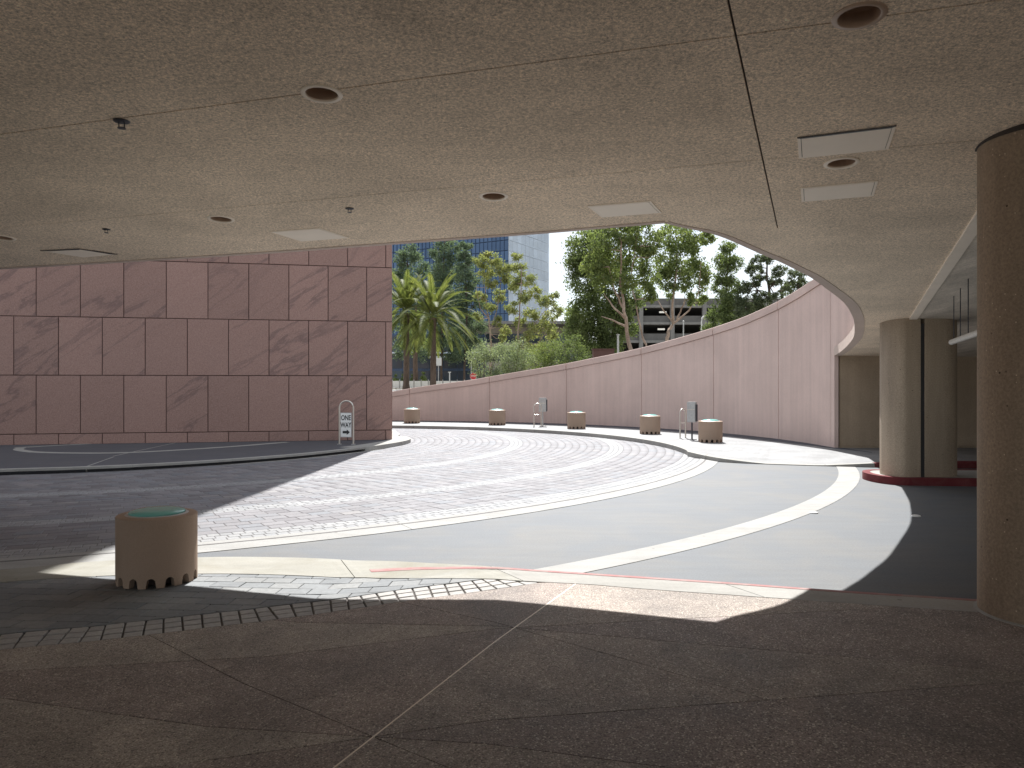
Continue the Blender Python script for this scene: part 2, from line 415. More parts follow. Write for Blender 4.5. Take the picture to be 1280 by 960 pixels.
# concrete edge rings of the drive
def seg_ring(c, r0, r1, a0, a1, n, z1, z0, name, mat, parent, gap=.012, m=10):
    for k in range(n):
        b0 = a0+(a1-a0)*k/n; b1 = a0+(a1-a0)*(k+1)/n-gap/r0
        MB().strip(*ring(c, r0, r1, b0, b1, m), z1, z0).build(name, mat, parent)
outer_z = lambda x, y: .033 if math.hypot(x-CA.x, y-CA.y) < 14.8 else .006
seg_ring(CA, 14.625, 14.99, D2R(-108), D2R(-10), 9, outer_z, -.02, 'concrete_band', M['band'], drive, .006, 12)
seg_ring(CA, 6.62, 7.14, D2R(-150), D2R(20), 12, .031, -.02, 'gutter', M['kerb'], drive)
arc2 = struct(MB().strip(*ring(CA, 17.22, 17.56, D2R(-58), D2R(-17), 60), .0045, -.02).build('road_line', M['band']))

# near kerb strip between road and plaza (left part is the flush, yellowed driveway apron)
KF = [gpl(*p) for p in ((-330, 733), (-120, 722), (0, 713), (120, 702), (250, 697), (318, 696.5), (403, 698.5), (480, 701.5), (534, 704), (590, 707), (639, 710.5), (686, 714), (740, 717.5), (900, 728), (1044, 738.5), (1222, 750))]
KN = [gpl(*p) for p in ((-330, 752), (-120, 738), (0, 728), (120, 720.5), (250, 717.5), (342, 718.5), (439, 722), (480, 723), (540, 723), (599, 723.5), (640, 725.5), (684, 728), (740, 731), (800, 736), (950, 746.5), (1222, 765))]
for K in (KF, KN):
    d = (K[-1]-K[-3]).normalized(); K.append(K[-1]+d*1.2); K.append(K[-1]+d*6)
NK = 160
kf, kn = resample(KF, NK), resample(KN, NK)
kz = lambda x, y: zlev(x)+.003
plaza = struct(MB().prism([(-16, -14), (16, -14), (16, 0), (3, 5.2), (-16, 3)], -.3, -.05).build('plaza', M['sett_bed']))
cuts = [0]
jx = [-2.9, -1.42, -.02, 1.6, 3.2]
for X in jx: cuts.append(min(range(NK), key=lambda i: abs(.5*(kf[i].x+kn[i].x)-X)))
cuts.append(NK-1)
def lerp(A, B, t): return [a.lerp(b, t) for a, b in zip(A, B)]
for a, b in zip(cuts[:-1], cuts[1:]):
    A, B = kf[a:b+1], kn[a:b+1]
    A = [A[0].lerp(A[1], .08)]+A[1:]; B = [B[0].lerp(B[1], .08)]+B[1:]
    xm = .5*(A[0].x+A[-1].x)
    MB().strip(A, B, kz, -.3).build('kerb_stone', M['yellow'] if xm < -.7 else M['kerb'], plaza)
i0 = min(range(NK), key=lambda i: abs(kf[i].x+1.28)); i1 = min(range(NK), key=lambda i: abs(kf[i].x+.02))
rw = lerp(kf, kn, .5); rA = [kf[i].lerp(kn[i], .55*(1-min(1, max(0, (i-i0)/(i1-i0))))) for i in range(NK)]
rB = [kf[i].lerp(kn[i], .55*(1-min(1, max(0, (i-i0)/(i1-i0))))+.15) for i in range(NK)]
MB().strip(rA[i0:], rB[i0:], lambda x, y: zlev(x)+.0055, lambda x, y: zlev(x)-.01).build('painted_stripe', M['red'], plaza)

# band of square setts
SL = [gpl(*p) for p in ((-420, 862), (-250, 842), (-120, 827), (4, 812), (55, 807), (106, 802.5), (154, 797), (199, 792), (244, 786.5), (287, 781.5), (330, 776.5), (366, 771.5), (407, 766), (447, 760.5), (499, 752.5), (541, 747), (581, 742), (627, 735.5), (674, 728.5))]
SU = [gpl(*p) for p in ((-420, 841), (-250, 823.5), (-120, 809), (8, 795), (81, 786), (150, 778.5), (215, 771.5), (270, 765.5), (317, 759.5), (370, 752.5), (415, 747), (460, 741.5), (500, 736.5), (534, 732.5), (570, 727.8), (604, 723.5))]
NS = 42; sl_ = resample(SL, NS*12+1); su_ = None
def prism_piece(poly, top, ch=.004, depth=.05):
    """bevelled piece over polygon, levels follow zlev"""
    n = len(poly); c = sum((Vector(p) for p in poly), Vector((0, 0)))/n; m = MB()
    ins = [Vector(p)+(c-Vector(p)).normalized()*ch*1.3 for p in poly]
    z = lambda p: zlev(p[0])+top
    vs = [(p[0], p[1], z(p)-depth) for p in poly]+[(p[0], p[1], z(p)-ch) for p in poly]+[(p[0], p[1], z(p)) for p in ins]
    fs = [(i, (i+1) % n, (i+1) % n+n, i+n) for i in range(n)]+[(i+n, (i+1) % n+n, (i+1) % n+2*n, i+2*n) for i in range(n)]+[tuple(range(2*n, 3*n))]
    return m.add(vs, fs)
su_ = [p+(q-p).normalized()*.335 for p, q in zip(sl_, [sl_[i]+Vector((-(sl_[min(i+6, len(sl_)-1)]-sl_[max(i-6, 0)]).y, (sl_[min(i+6, len(sl_)-1)]-sl_[max(i-6, 0)]).x)) for i in range(len(sl_))])]
def line_y(poly, x):
    for a, b in zip(poly[:-1], poly[1:]):
        if a.x <= x <= b.x: return a.y+(b.y-a.y)*(x-a.x)/(b.x-a.x+1e-9)
    return None
def clip(poly, p, nrm):
    out = []
    for i in range(len(poly)):
        a, b = poly[i], poly[(i+1) % len(poly)]; da, db = (a-p).dot(nrm), (b-p).dot(nrm)
        if da >= 0: out.append(a)
        if da*db < 0: out.append(a.lerp(b, da/(da-db)))
    return out
def below_kerb(p): y = line_y(kn, p.x); return y is None or p.y < y-.03
MB().strip(sl_[:-40], su_[:-40], lambda x, y: zlev(x)-.014, -.3).build('sett_bed', M['sett_bed'], plaza)
for k in range(NS):
    for r in range(3):
        i0_, i1_ = 12*k, 12*(k+1); ln = (sl_[i1_]-sl_[i0_]).length; gx = .0062/ln; gy = .0085/.335
        def q(i, t): return sl_[i].lerp(su_[i], t)
        u0, u1 = r/3+gy, (r+1)/3-gy
        A, B, C_, D_ = q(i0_, u0), q(i1_, u0), q(i1_, u1), q(i0_, u1)
        P = [A.lerp(B, gx), B.lerp(A, gx), C_.lerp(D_, gx), D_.lerp(C_, gx)]
        if not all(below_kerb(p) for p in P):
            c_ = sum(P, Vector((0, 0)))/4; y0 = line_y(kn, c_.x); y1 = line_y(kn, c_.x+.05)
            if y0 is None or y1 is None: continue
            tn = Vector((.05, y1-y0)).normalized(); P = clip(P, Vector((c_.x, y0-.008)), Vector((tn.y, -tn.x)))
            if len(P) < 3 or abs(sum(P[j].cross(P[(j+1) % len(P)]) for j in range(len(P)))/2) < .0008: continue
        prism_piece(P, random.uniform(-.0025, .001), .004).build('sett', M['near_sett'], plaza)

# apron pavers between kerb strip and sett band
abp = [p for p in kn if p.x < -.15]; asu = [p for p in su_ if p.x < -.15]
MB().strip(resample(asu, 40), resample(abp, 40), lambda x, y: zlev(x)-.007, -.3).build('paver_bed', M['bed'], plaza)
e1 = Vector((1, -.075)).normalized(); e2 = Vector((-e1.y, e1.x)); O = Vector((-6, 6))
PW, PL = .152, .235
for i in range(-16, 14):
    for k in range(-4, 30):
        c = O+e1*(PL*(k+.5*(i % 2)))+e2*(PW*i)
        yt, yb = line_y(kn, c.x), line_y(su_, c.x)
        if yt is None or yb is None or not yb-.1 < c.y < yt+.1: continue
        g = .0028
        P = [c+e1*sx*(PL/2-g)+e2*sy*(PW/2-g) for sx, sy in ((-1, -1), (1, -1), (1, 1), (-1, 1))]
        for crv, yy, sg in ((kn, yt, -1), (su_, yb, 1)):
            y2 = line_y(crv, c.x+.05)
            if y2 is None: y2 = yy
            tn = Vector((.05, y2-yy)).normalized(); nr = Vector((-tn.y, tn.x))*sg
            P = clip(P, Vector((c.x, yy))+nr*.006, nr)
            if len(P) < 3: break
        if len(P) < 3: continue
        area = abs(sum(P[j].cross(P[(j+1) % len(P)]) for j in range(len(P)))/2)
        if area < .0012: continue
        prism_piece(P, random.uniform(-.002, .0015), .003).build('paver', M['apron'], plaza)

# plaza slabs of exposed aggregate, cut by the joint lines
J = Vector((-.595, 3.30)); STEP = Vector((.61, 1.37)); N_DIR = STEP.normalized()
outline = [p for p in reversed(sl_)] + [Vector((-9.5, 1.2)), Vector((-9.5, -9)), Vector((12, -9)), Vector((12, 1.5))]
kk = [p for p in kn if p.x > sl_[-1].x+.02]
outline += [p for p in reversed(kk) if p.x < 8.5]
outline = outline[::-1]
def poly_bm(loop, holes=()):
    vs = [Vector(p[:2]) for p in loop]; faces = [list(range(len(loop)))]
    for h in holes:
        b = len(vs); vs += [Vector(p[:2]) for p in h]; faces.append(list(range(b, b+len(h))))
    ov, oe, of, _1, _2, og = delaunay_2d_cdt(vs, [], faces, 1, 1e-5)
    bm = bmesh.new(); B = [bm.verts.new((v.x, v.y, 0)) for v in ov]
    for f, g in zip(of, og):
        if any(i > 0 for i in g): continue
        try: bm.faces.new([B[i] for i in f])
        except ValueError: pass
    bmesh.ops.delete(bm, geom=[v for v in bm.verts if not v.link_faces], context='VERTS')
    bmesh.ops.recalc_face_normals(bm, faces=bm.faces)
    if bm.faces and sum(f.normal.z for f in bm.faces) < 0: bmesh.ops.reverse_faces(bm, faces=bm.faces)
    return bm
def cut_side(bm, p, nrm, gap):
    c = bm.copy(); co = Vector((p.x, p.y, 0))+Vector((nrm.x, nrm.y, 0))*gap/2
    bmesh.ops.bisect_plane(c, geom=c.verts[:]+c.edges[:]+c.faces[:], plane_co=co, plane_no=(nrm.x, nrm.y, 0), clear_inner=True)
    if not c.faces or sum(f.calc_area() for f in c.faces) < .004: c.free(); return None
    return c
def split(pieces, p, d, gap, key=None):
    out = []; nr = Vector((-d.y, d.x)).normalized()
    for bm, keys in pieces:
        for sg in (1, -1):
            c = cut_side(bm, p, nr*sg, gap)
            if c is not None: out.append((c, keys+[sg]))
        bm.free()
    return out
def loose_split(bm):
    left = set(bm.faces); groups = []
    while left:
        f = left.pop(); g = {f}; q = [f]
        while q:
            for e in q.pop().edges:
                for h in e.link_faces:
                    if h in left: left.remove(h); g.add(h); q.append(h)
        groups.append(g)
    return groups
dA = Vector((1, -.278)); dB = Vector((1, .168)); dC = Vector((1, -.90))
pieces = [(poly_bm(outline), [])]
lines = [(J, N_DIR, .0078)]
for k in (-2, -1, 0, 1): lines += [(J+STEP*k, dA, .007), (J+STEP*k, dB, .007)]
for k in (-2, 0, 1): lines.append((J+STEP*k, dC, .006))
for ln in lines: pieces = split(pieces, *ln)
jl = [J+N_DIR*t_ for t_ in np.linspace(-12, 2.62, 120)]
MB().strip([p-Vector((.0045, 0)) for p in jl], [p+Vector((.0045, 0)) for p in jl], lambda x, y: zlev(x)+.001, -.3).build('joint_filler', M['ring'], plaza)
for bm, keys in pieces:
    nA = sum(1 for i in (1, 3, 5, 7) if keys[i] > 0); nB = sum(1 for i in (2, 4, 6, 8) if keys[i] > 0)
    wedge = (nA+nB) % 2; leftside = keys[0] > 0
    if wedge: m = M['agg_tan'] if leftside else M['agg_maroon']
    else: m = M['agg_brown'] if leftside else M['agg_grey']
    for X in (-1.4, -.1): bmesh.ops.bisect_plane(bm, geom=bm.verts[:]+bm.edges[:]+bm.faces[:], plane_co=(X, 0, 0), plane_no=(1, 0, 0))
    for v in bm.verts: v.co.z = zlev(v.co.x)
    be = [e for e in bm.edges if len(e.link_faces) == 1]
    r = bmesh.ops.extrude_edge_only(bm, edges=be)
    for v in r['geom']:
        if isinstance(v, bmesh.types.BMVert): v.co.z -= .03
    bm_obj('paving_slab', bm, m, plaza)
MB().strip([p+Vector((0, 0)) for p in (Vector((-9.5, -9)), Vector((12, -9)))], [Vector((-9.5, 5.2)), Vector((12, 5.2))], -.02, -.3).build('slab_bed', M['sett_bed'], plaza) if False else None
bm = poly_bm(outline)
for X in (-1.4, -.1): bmesh.ops.bisect_plane(bm, geom=bm.verts[:]+bm.edges[:]+bm.faces[:], plane_co=(X, 0, 0), plane_no=(1, 0, 0))
for v in bm.verts: v.co.z = zlev(v.co.x)-.012
bm_obj('slab_bed', bm, M['sett_bed'], plaza)

# far curved pavement with its kerb
def far_z(p):
    d = (Vector((p[0], p[1]))-Vector((5.6, 15.3))).length
    return .012+.118*min(1, max(0, (d-.55)/1.6))
inner = [pol(CB, 9.78, a) for a in np.linspace(D2R(118), D2R(-6), 60)]
inner += [Vector(p) for p in ((4.12, 15.95), (4.6, 15.5), (5.3, 15.2), (6.1, 14.95), (6.9, 14.75), (7.6, 14.62), (8.6, 14.55), (12, 14.5), (19, 14.5))]
outer = [pol(CB, 13.45, a) for a in np.linspace(D2R(118), D2R(0), 60)]
outer += [Vector(p) for p in ((7.72, 17.8), (8.3, 17.8), (9, 17.8), (9.6, 17.8), (10.2, 17.8), (10.8, 17.8), (11.6, 17.8), (14, 17.8), (19, 17.8))]
pi_, po_ = resample(inner, 170), resample(outer, 170)
# resample by fraction so both sides stay paired
walk = MB()
k2 = lerp(pi_, po_, .045)
for c0, c1, in ((k2, lerp(pi_, po_, .5)), (lerp(pi_, po_, .5), po_)):
    walk.strip(c0, c1, lambda x, y: far_z((x, y)), -.2)
walk = struct(walk.build('pavement', M['pavement']))
M['foot_dark'] = mat_conc('dark_foot_strip', (.075, .077, .09), (.095, .095, .10), 1.4, .6, .2)  # dark blue-grey surface of the strip along the wall foot
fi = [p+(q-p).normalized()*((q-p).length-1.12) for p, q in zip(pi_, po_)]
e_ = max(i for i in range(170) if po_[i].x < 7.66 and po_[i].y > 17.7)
MB().strip(fi[:e_], po_[:e_], lambda x, y: far_z((x, y))+.004, 0).build('foot_strip', M['foot_dark'], walk)
MB().strip(lerp(fi, pi_, 0)[:e_], [p+(q-p).normalized()*.05 for p, q in zip(fi, pi_)][:e_], lambda x, y: far_z((x, y))+.010, 0).build('strip_edging', M['foot_dark'], walk)
redstart = min(range(170), key=lambda i: abs(pi_[i].x-6.9) + (0 if pi_[i].y < 15.5 else 50))
for a, b, nm, mt in [(i, min(i+11, redstart), 'kerb_stone', M['kerb']) for i in range(0, redstart, 11)]+[(redstart, 169, 'red_kerb', M['red_kerb'])]:
    A, B = pi_[a:b+1], k2[a:b+1]
    A = [A[0].lerp(A[1], .04)]+A[1:]; B = [B[0].lerp(B[1], .04)]+B[1:]
    MB().strip(A, B, lambda x, y: far_z((x, y))+.003, -.2).build(nm, mt, walk)

# left traffic island below the granite wall
IZ = .13
isl = [gnd(px, py, IZ) for px, py in ((-300, 596), (-140, 592), (0, 587), (100, 584), (200, 579.5), (290, 574), (380, 567), (455, 559), (490, 554), (508, 550.6), (513.5, 548.2), (510, 546.2), (498, 544.8))]
isl += [Vector((-3.3, 22.6)), Vector((-3.75, 24.6))]
ie = resample(isl, 120)
def offs(L_, d):
    o = []
    for i, p in enumerate(L_):
        t_ = (L_[min(i+1, len(L_)-1)]-L_[max(i-1, 0)]).normalized(); o.append(p+Vector((-t_.y, t_.x))*d)
    return o
ii = offs(ie, .13)
backline = [Vector((-16.5, 17.9)), Vector((-3.25, 20.42)), Vector((-3.9, 24.6))]
bb = resample(backline, 120)
bb = [Vector((-16.5, 17.9)).lerp(Vector((-3.17, 20.36)), min(1, i/88)) if i < 88 else Vector((-3.17, 20.36)).lerp(Vector((-3.95, 24.6)), (i-88)/31) for i in range(120)]
isl_o = MB(); isl_o.strip(ii, bb, IZ-.003, -.2)
island = struct(isl_o.build('traffic_island', M['dark_slab']))
for k in range(0, 119, 12):
    b = min(k+12, 119); A, B = ie[k:b+1], offs(ie, .16)[k:b+1]
    A = [A[0].lerp(A[1], .03)]+A[1:]; B = [B[0].lerp(B[1], .03)]+B[1:]
    MB().strip(A, B, IZ, IZ-.042 if k < 72 else -.1).build('kerb_stone', M['kerb'], island)
ap = [gnd(px, py, IZ) for px, py in ((20, 560), (17, 562.5), (40, 565.5), (100, 566.8), (162, 566), (225, 562.8), (284, 559), (330, 555.5), (362, 552.8))]
A = resample(ap, 50); MB().strip(A, offs(A, .2), IZ+.002, 0).build('concrete_edging', M['kerb'], island)
ap = [gnd(px, py, IZ) for px, py in ((20, 559.8), (100, 555.5), (175, 551.8))]
A = resample(ap, 20); MB().strip(A, offs(A, .12), IZ+.002, 0).build('concrete_edging', M['kerb'], island)
for a, b in (((219, 553.5), (142, 570)), ((142, 571), (108, 583))):
    a, b = gnd(*a, IZ), gnd(*b, IZ); t_ = (b-a).normalized(); n_ = Vector((-t_.y, t_.x))*.012
    MB().strip([a-n_, b-n_], [a+n_, b+n_], IZ+.001, 0).build('joint_line', M['kerb'], island)
# broad pale concrete apron at the island's nose
nA = [ie[i] for i in range(70, 112)]; nB_ = offs(ie, .52); nB = [nB_[i] for i in range(70, 112)]
MB().strip(offs(ie, .163)[70:112], nB, IZ+.001, 0).build('nose_paving', M['kerb'], island)

# raised markers on the asphalt
mk = MB().lathe([(.055, 0), (.05, .012), (.03, .018), (0, .019)], 14).mesh('lane_marker', M['white'], True)
for i, (px, py) in enumerate(((1017, 641.5), (1145, 645.5))):
    p = gnd(px, py); o = link(bpy.data.objects.new('lane_marker', mk)); o.location = (p.x, p.y, .001)
    tag(o, ('small white raised marker on the sunlit asphalt beside the white line', 'small white raised marker on the asphalt in canopy shade')[i], 'road marker', 'raised road markers')

# ================================================================== CANOPY (ramp soffit overhead)
edge_px = [(842, 281.2), (859, 285), (877, 288.2), (896, 293.2), (915, 300.4), (935, 309.5), (960, 320.5), (977, 327.5), (995, 336.5), (1015, 347), (1037, 363), (1050, 373), (1058, 381), (1064, 391), (1068, 402), (1067.5, 420), (1060, 431), (1050, 440), (1040, 446)]
rim = resample([on_ceil(831, 278), on_ceil(836, 279.6)], 5)[:-1]+resample([on_ceil(*p) for p in edge_px], 70)
pedge = [on_ceil(px, py) for px, py in ((0, 336), (144, 328), (250, 321.5), (359, 314.5), (460, 307), (590, 297.6), (685, 290.5), (773, 283), (832, 278))]
dirp = (pedge[0]-pedge[2]).normalized()
pedge = [pedge[0]+dirp*16]+resample(pedge, 24)
l1a, l1b = Vector((6.27, 11.82)), Vector((4.31, 7.13)); l1d = (l1a-l1b).normalized()
def l1(y): return l1a+l1d*((y-l1a.y)/l1d.y)
WALL_Y = 17.76
outline_c = pedge[:-1]+rim+[Vector((rim[-1].x+.1, WALL_Y)), l1(WALL_Y)]
outline_c += [l1(14), l1(12), l1(10), l1(8), l1(5.2), Vector((18, 4.6)), Vector((18, -9)), Vector((pedge[0].x, -9))]
def circle(c, r, n=28): return [c+Vector((r*math.cos(2*math.pi*k/n), r*math.sin(2*math.pi*k/n))) for k in range(n)]
dl_px = [(402, 117, .1), (276, 273.5, .1), (617, 245, .1), (1074, 19.5, .1), (1052, 203.5, .1), (3, 297, .1)]
dl = [on_ceil(px, py) for px, py, r in dl_px]
DR = .098
canopy = tag(empty('canopy', (0, 8, 0)), 'rough tan canopy soffit overhead with a curved cut-out edge', 'canopy')
def loc_parent(o, parent):            # keep world place under a moved empty
    o.location = o.location - parent.location; return o
holes = [circle(c, DR) for c in dl]
pieces = [(poly_bm(outline_c, holes), [])]
q1, q2 = on_ceil(0, 168), on_ceil(914, 45.5); pieces = split(pieces, q1, q2-q1, .010)
q3, q4 = on_ceil(0, 285), on_ceil(980, 197); pieces = split(pieces, q3, q4-q3, .006)
q5, q6 = on_ceil(910, 0), on_ceil(972, 285); far_ = Vector((-(q6-q5).y, (q6-q5).x))
tmp = []
for bm, k in split(pieces, q6, far_, 0):      # the cross joint stops short of the curved rim
    c_ = sum((v.co for v in bm.verts), Vector())/len(bm.verts)
    if (Vector(c_[:2])-q6).dot(q6-q5) > 0: tmp.append((bm, k))
    else: tmp += split([(bm, k)], q5, q6-q5, .011)
for bm, k in tmp:
    for v in bm.verts: v.co.z = cz(v.co.x, v.co.y)
    bmesh.ops.reverse_faces(bm, faces=bm.faces)
    be = [e for e in bm.edges if len(e.link_faces) == 1]
    r = bmesh.ops.extrude_edge_only(bm, edges=be)
    for v in r['geom']:
        if isinstance(v, bmesh.types.BMVert): v.co.z += .025
    loc_parent(bm_obj('ceiling_panel', bm, M['ceiling'], canopy), canopy)
def slab_from(outl, z0, z1, holes=()):
    """closed slab over outline, heights above the soffit plane"""
    bm = poly_bm(outl, holes)
    for v in bm.verts: v.co.z = cz(v.co.x, v.co.y)+z1
    be = [e for e in bm.edges if len(e.link_faces) == 1]; fs = bm.faces[:]
    r = bmesh.ops.duplicate(bm, geom=fs)
    bf = [g for g in r['geom'] if isinstance(g, bmesh.types.BMFace)]
    for v in {v for f in bf for v in f.verts}: v.co.z += z0-z1
    bmesh.ops.reverse_faces(bm, faces=bf)
    be2 = [e for e in {e for f in bf for e in f.edges} if len(e.link_faces) == 1]
    bmesh.ops.bridge_loops(bm, edges=be+be2) if not holes else None
    return bm
bm = poly_bm(outline_c, holes)
for v in bm.verts: v.co.z = cz(v.co.x, v.co.y)+.014
bmesh.ops.reverse_faces(bm, faces=bm.faces)
loc_parent(bm_obj('joint_backing', bm, M['joint'], canopy), canopy)
bm = poly_bm(outline_c)
for v in bm.verts: v.co.z = cz(v.co.x, v.co.y)+.19
be = [e for e in bm.edges if len(e.link_faces) == 1]
r = bmesh.ops.extrude_edge_only(bm, edges=be)
for v in r['geom']:
    if isinstance(v, bmesh.types.BMVert): v.co.z -= .172
loc_parent(bm_obj('roof_slab', bm, M['trim'], canopy), canopy)
# edge trim: flush band along the curved rim with fine joints, thin lip on the straight edge
def trim(L_, w, name, z0=-.004, z1=.17):
    A = L_; B = offs(L_, -w)
    o = MB().strip(A, B, lambda x, y: cz(x, y)+z1, lambda x, y: cz(x, y)+z0).build(name, M['trim'], canopy); loc_parent(o, canopy)
rim_r = resample(rim, 91)
rr = [p for p in rim_r]
OUT = offs(rr, .0)
for a, b in ((0, 18), (18, 36), (36, 54), (54, 72), (72, 90)):
    seg = rr[a:b+1]; seg = [seg[0].lerp(seg[1], .06)]+seg[1:]
    sw = [.05+.1*min(1, (a+i)/40) for i in range(len(seg))]
    A = offs(seg, .004); B = [p+(q-p) for p, q in zip(seg, [offs(seg, -w)[i] for i, w in enumerate(sw)])]
    loc_parent(MB().strip(A, B, lambda x, y: cz(x, y)+.2, lambda x, y: cz(x, y)-.006).build('edge_trim', M['trim'], canopy), canopy)
pe = resample(pedge[1:], 60)
for a, b in ((0, 20), (20, 40), (40, 59)):
    seg = pe[a:b+1]; seg = [seg[0].lerp(seg[1], .03)]+seg[1:]
    loc_parent(MB().strip(offs(seg, .004), offs(seg, -.06), lambda x, y: cz(x, y)+.2, lambda x, y: cz(x, y)-.008).build('edge_trim', M['trim'], canopy), canopy)

# recessed downlights
def dl_label(i):
    return ['round recessed downlight on the ceiling joint above the granite wall side', 'small recessed downlight between the two skewed access panels',
            'recessed downlight nearest the blue tower and straight canopy edge', 'large dark recessed downlight on the ceiling joint nearest the big column',
            'recessed downlight between the two white rectangular access panels', 'recessed downlight cut off at the edge over the granite wall'][i]
for i, c in enumerate(dl):
    z = cz(c.x, c.y); t_ = tag(empty('recessed_downlight', (c.x, c.y, z)), dl_label(i), 'downlight', 'downlights in the canopy soffit')
    t_.rotation_euler = (-math.atan(.0687), math.atan(.0085), 0)
    MB().lathe([(.09, .004), (.09, -.004), (.094, -.008), (.112, -.008), (.118, -.003), (.118, .003)], 36).build('trim_ring', M['ring'] if i != 3 else M['can'], t_, True)
    MB().lathe([(.0905, .002), (.088, .06), (.06, .075), (0, .076)], 28).build('can', M['can'], t_, True)
# sprinkler heads
for i, (px, py) in enumerate(((152, 151), (437, 260.5), (133, 286.5))):
    c = on_ceil(px, py); z = cz(c.x, c.y)
    t_ = tag(empty('sprinkler_head', (c.x, c.y, z)), ('dark sprinkler head on the ceiling joint, the largest one', 'tiny sprinkler head beside the skewed panel near the canopy edge', 'tiny sprinkler head above the open access hatch')[i], 'sprinkler', 'sprinkler heads in the soffit')
    if i: t_.scale = (.75, .75, .75)
    MB().lathe([(0, 0), (.05, -.002), (.045, -.008), (.016, -.01), (0, -.01)], 18).build('escutcheon', M['dark_metal'], t_, True)
    m = MB(); m.tube([(-.017, 0, -.008), (-.017, 0, -.045)], .004, 6); m.tube([(.017, 0, -.008), (.017, 0, -.045)], .004, 6); m.lathe([(0, -.04), (.024, -.043), (.024, -.048), (0, -.048)], 14)
    m.build('deflector', M['dark_metal'], t_)
# access panels
pan_px = [[(734, 257), (813.5, 250.7), (827, 265), (752.5, 271)], [(338, 289), (399, 284.6), (436.6, 296.5), (377, 301)], [(50, 312.6), (99, 310), (147, 317), (104, 321)],
          [(996.6, 171), (1120.6, 155.7), (1110.5, 185.5), (998.6, 197)], [(1001, 234.5), (1097.6, 225.5), (1092, 244), (1002, 251.4)]]
pan_lb = ['pale rectangular access panel in the soffit beside the curved opening', 'pale skewed access panel in the soffit above the granite wall', 'access hatch in the soffit with black strips for the dark gap along its back edges',
          'larger framed access panel with a black strip for the dark slit, nearest the big column', 'smaller framed access panel just beyond the downlight by the column']
for i, quad in enumerate(pan_px):
    P = [on_ceil(*p) for p in quad]; c = sum(P, Vector((0, 0)))/4; z0 = cz(c.x, c.y)
    t_ = tag(empty('access_panel', (c.x, c.y, z0)), pan_lb[i], 'access panel', 'access panels in the soffit')
    rel = lambda dz: (lambda x, y: cz(x+c.x, y+c.y)-z0+dz)
    Q = [p-c for p in P]
    fr = [q*1.0 for q in Q]; inn = [q*.93 for q in Q]
    m = MB()
    for k in range(4):
        a, b = k, (k+1) % 4; m.prism([fr[a], fr[b], inn[b], inn[a]], rel(-.007), rel(.002))
    m.build('frame', M['panel'], t_)
    dk = MB().prism([q*.965 for q in Q], rel(-.0025), rel(-.001)); dk.build('shadow_gap', M['joint'], t_)
    if i in (2, 3):
        for k in ((0, 1) if i == 2 else (0,)):
            a, b = Q[k], Q[(k+1) % 4]; MB().prism([a*1.0, b*1.0, b*(.80 if i == 2 else .90), a*(.95 if (i == 2) == (k == 0) else .93)], rel(-.0112), rel(-.001)).build('black_gap_strip', M['black'], t_)  # solid black strip painted in for the shade inside the opening
    sh = Vector((0, 0))
    gapn = .915 if i != 2 else .88
    if i == 2: sh = (Q[2]+Q[3])*.035
    if i == 3: sh = (Q[2]+Q[3])*.012
    pn = [q*gapn+sh for q in Q]
    MB().prism(pn, rel(-.0085 if i not in (2, 3) else -.010), rel(-.004)).build('panel', M['panel'], t_)

# garage soffit step and ceiling to the right
gar = tag(empty('garage_ceiling', (9, 10, 0)), 'grey board-marked concrete ceiling beyond the pale joint cover', 'ceiling')
gz = lambda x, y: cz(x, y)-.002
gl = [l1(y) for y in (5.2, 8, 10, 12, 14, WALL_Y)]
gp = gl+[Vector((19, WALL_Y)), Vector((19, 5.2))]
loc_parent(MB().prism(gp[::-1] if False else gp, lambda x, y: gz(x, y)+.35, gz).build('soffit', M['garage_ceiling'], gar), gar)
gl2 = [p+Vector((-.125, .0)) for p in gl]
loc_parent(MB().strip(gl, gl2, lambda x, y: cz(x, y)+.02, lambda x, y: cz(x, y)-.022).build('joint_cover', M['panel'], gar), gar)
for X in range(0, 12):
    pass
pipe = tag(empty('hanging_pipe', (6.0, 10.5, 2.17)), 'pale horizontal pipe hung on thin rods below the garage ceiling', 'pipe')
pd = Vector((-l1d.x, -l1d.y, 0))
MB().tube([(0, 0, 0), tuple(pd*.02), tuple(pd*5.0)], [.03, .037, .037], 14).build('tube', M['pipe'], pipe, True)
for px in (1192.3, 1200.5, 1210.3, 1222, 1240):
    u = (px-640)/F; y = (6.0-.4179*10.5)/(u-.4179)
    d = (10.5-y)/l1d.y
    w = Vector((6.0, 10.5, 0))+pd*d
    MB().tube([tuple(pd*d+Vector((0, 0, .036))), tuple(pd*d+Vector((0, 0, gz(w.x, w.y)-2.17+.003)))], .007, 6).build('hanger_rod', M['dark_metal'], pipe)

# ================================================================== COLUMNS
tan = Vector((3.105, 5.135)); rcol = .40; an = math.atan(.6046)
cc = tan+Vector((math.cos(an), -math.sin(an)))*rcol
col = tag(empty('round_column', (cc.x, cc.y, .12)), 'huge round tan concrete column standing at the edge of the plaza', 'column')
zt = cz(cc.x, cc.y)
MB().lathe([(rcol, .001), (rcol, zt-.12)], 72).build('shaft', M['column'], col, True)
MB().lathe([(rcol-.02, -.02), (rcol+.022, -.02), (rcol+.022, .004), (rcol-.01, .012)], 72).build('sealant_ring', M['band'], col, True)
MB().lathe([(rcol-.02, zt-.12-.012), (rcol+.012, zt-.12-.012), (rcol+.012, zt-.12+.06)], 72).build('top_reveal', M['joint'], col, True)

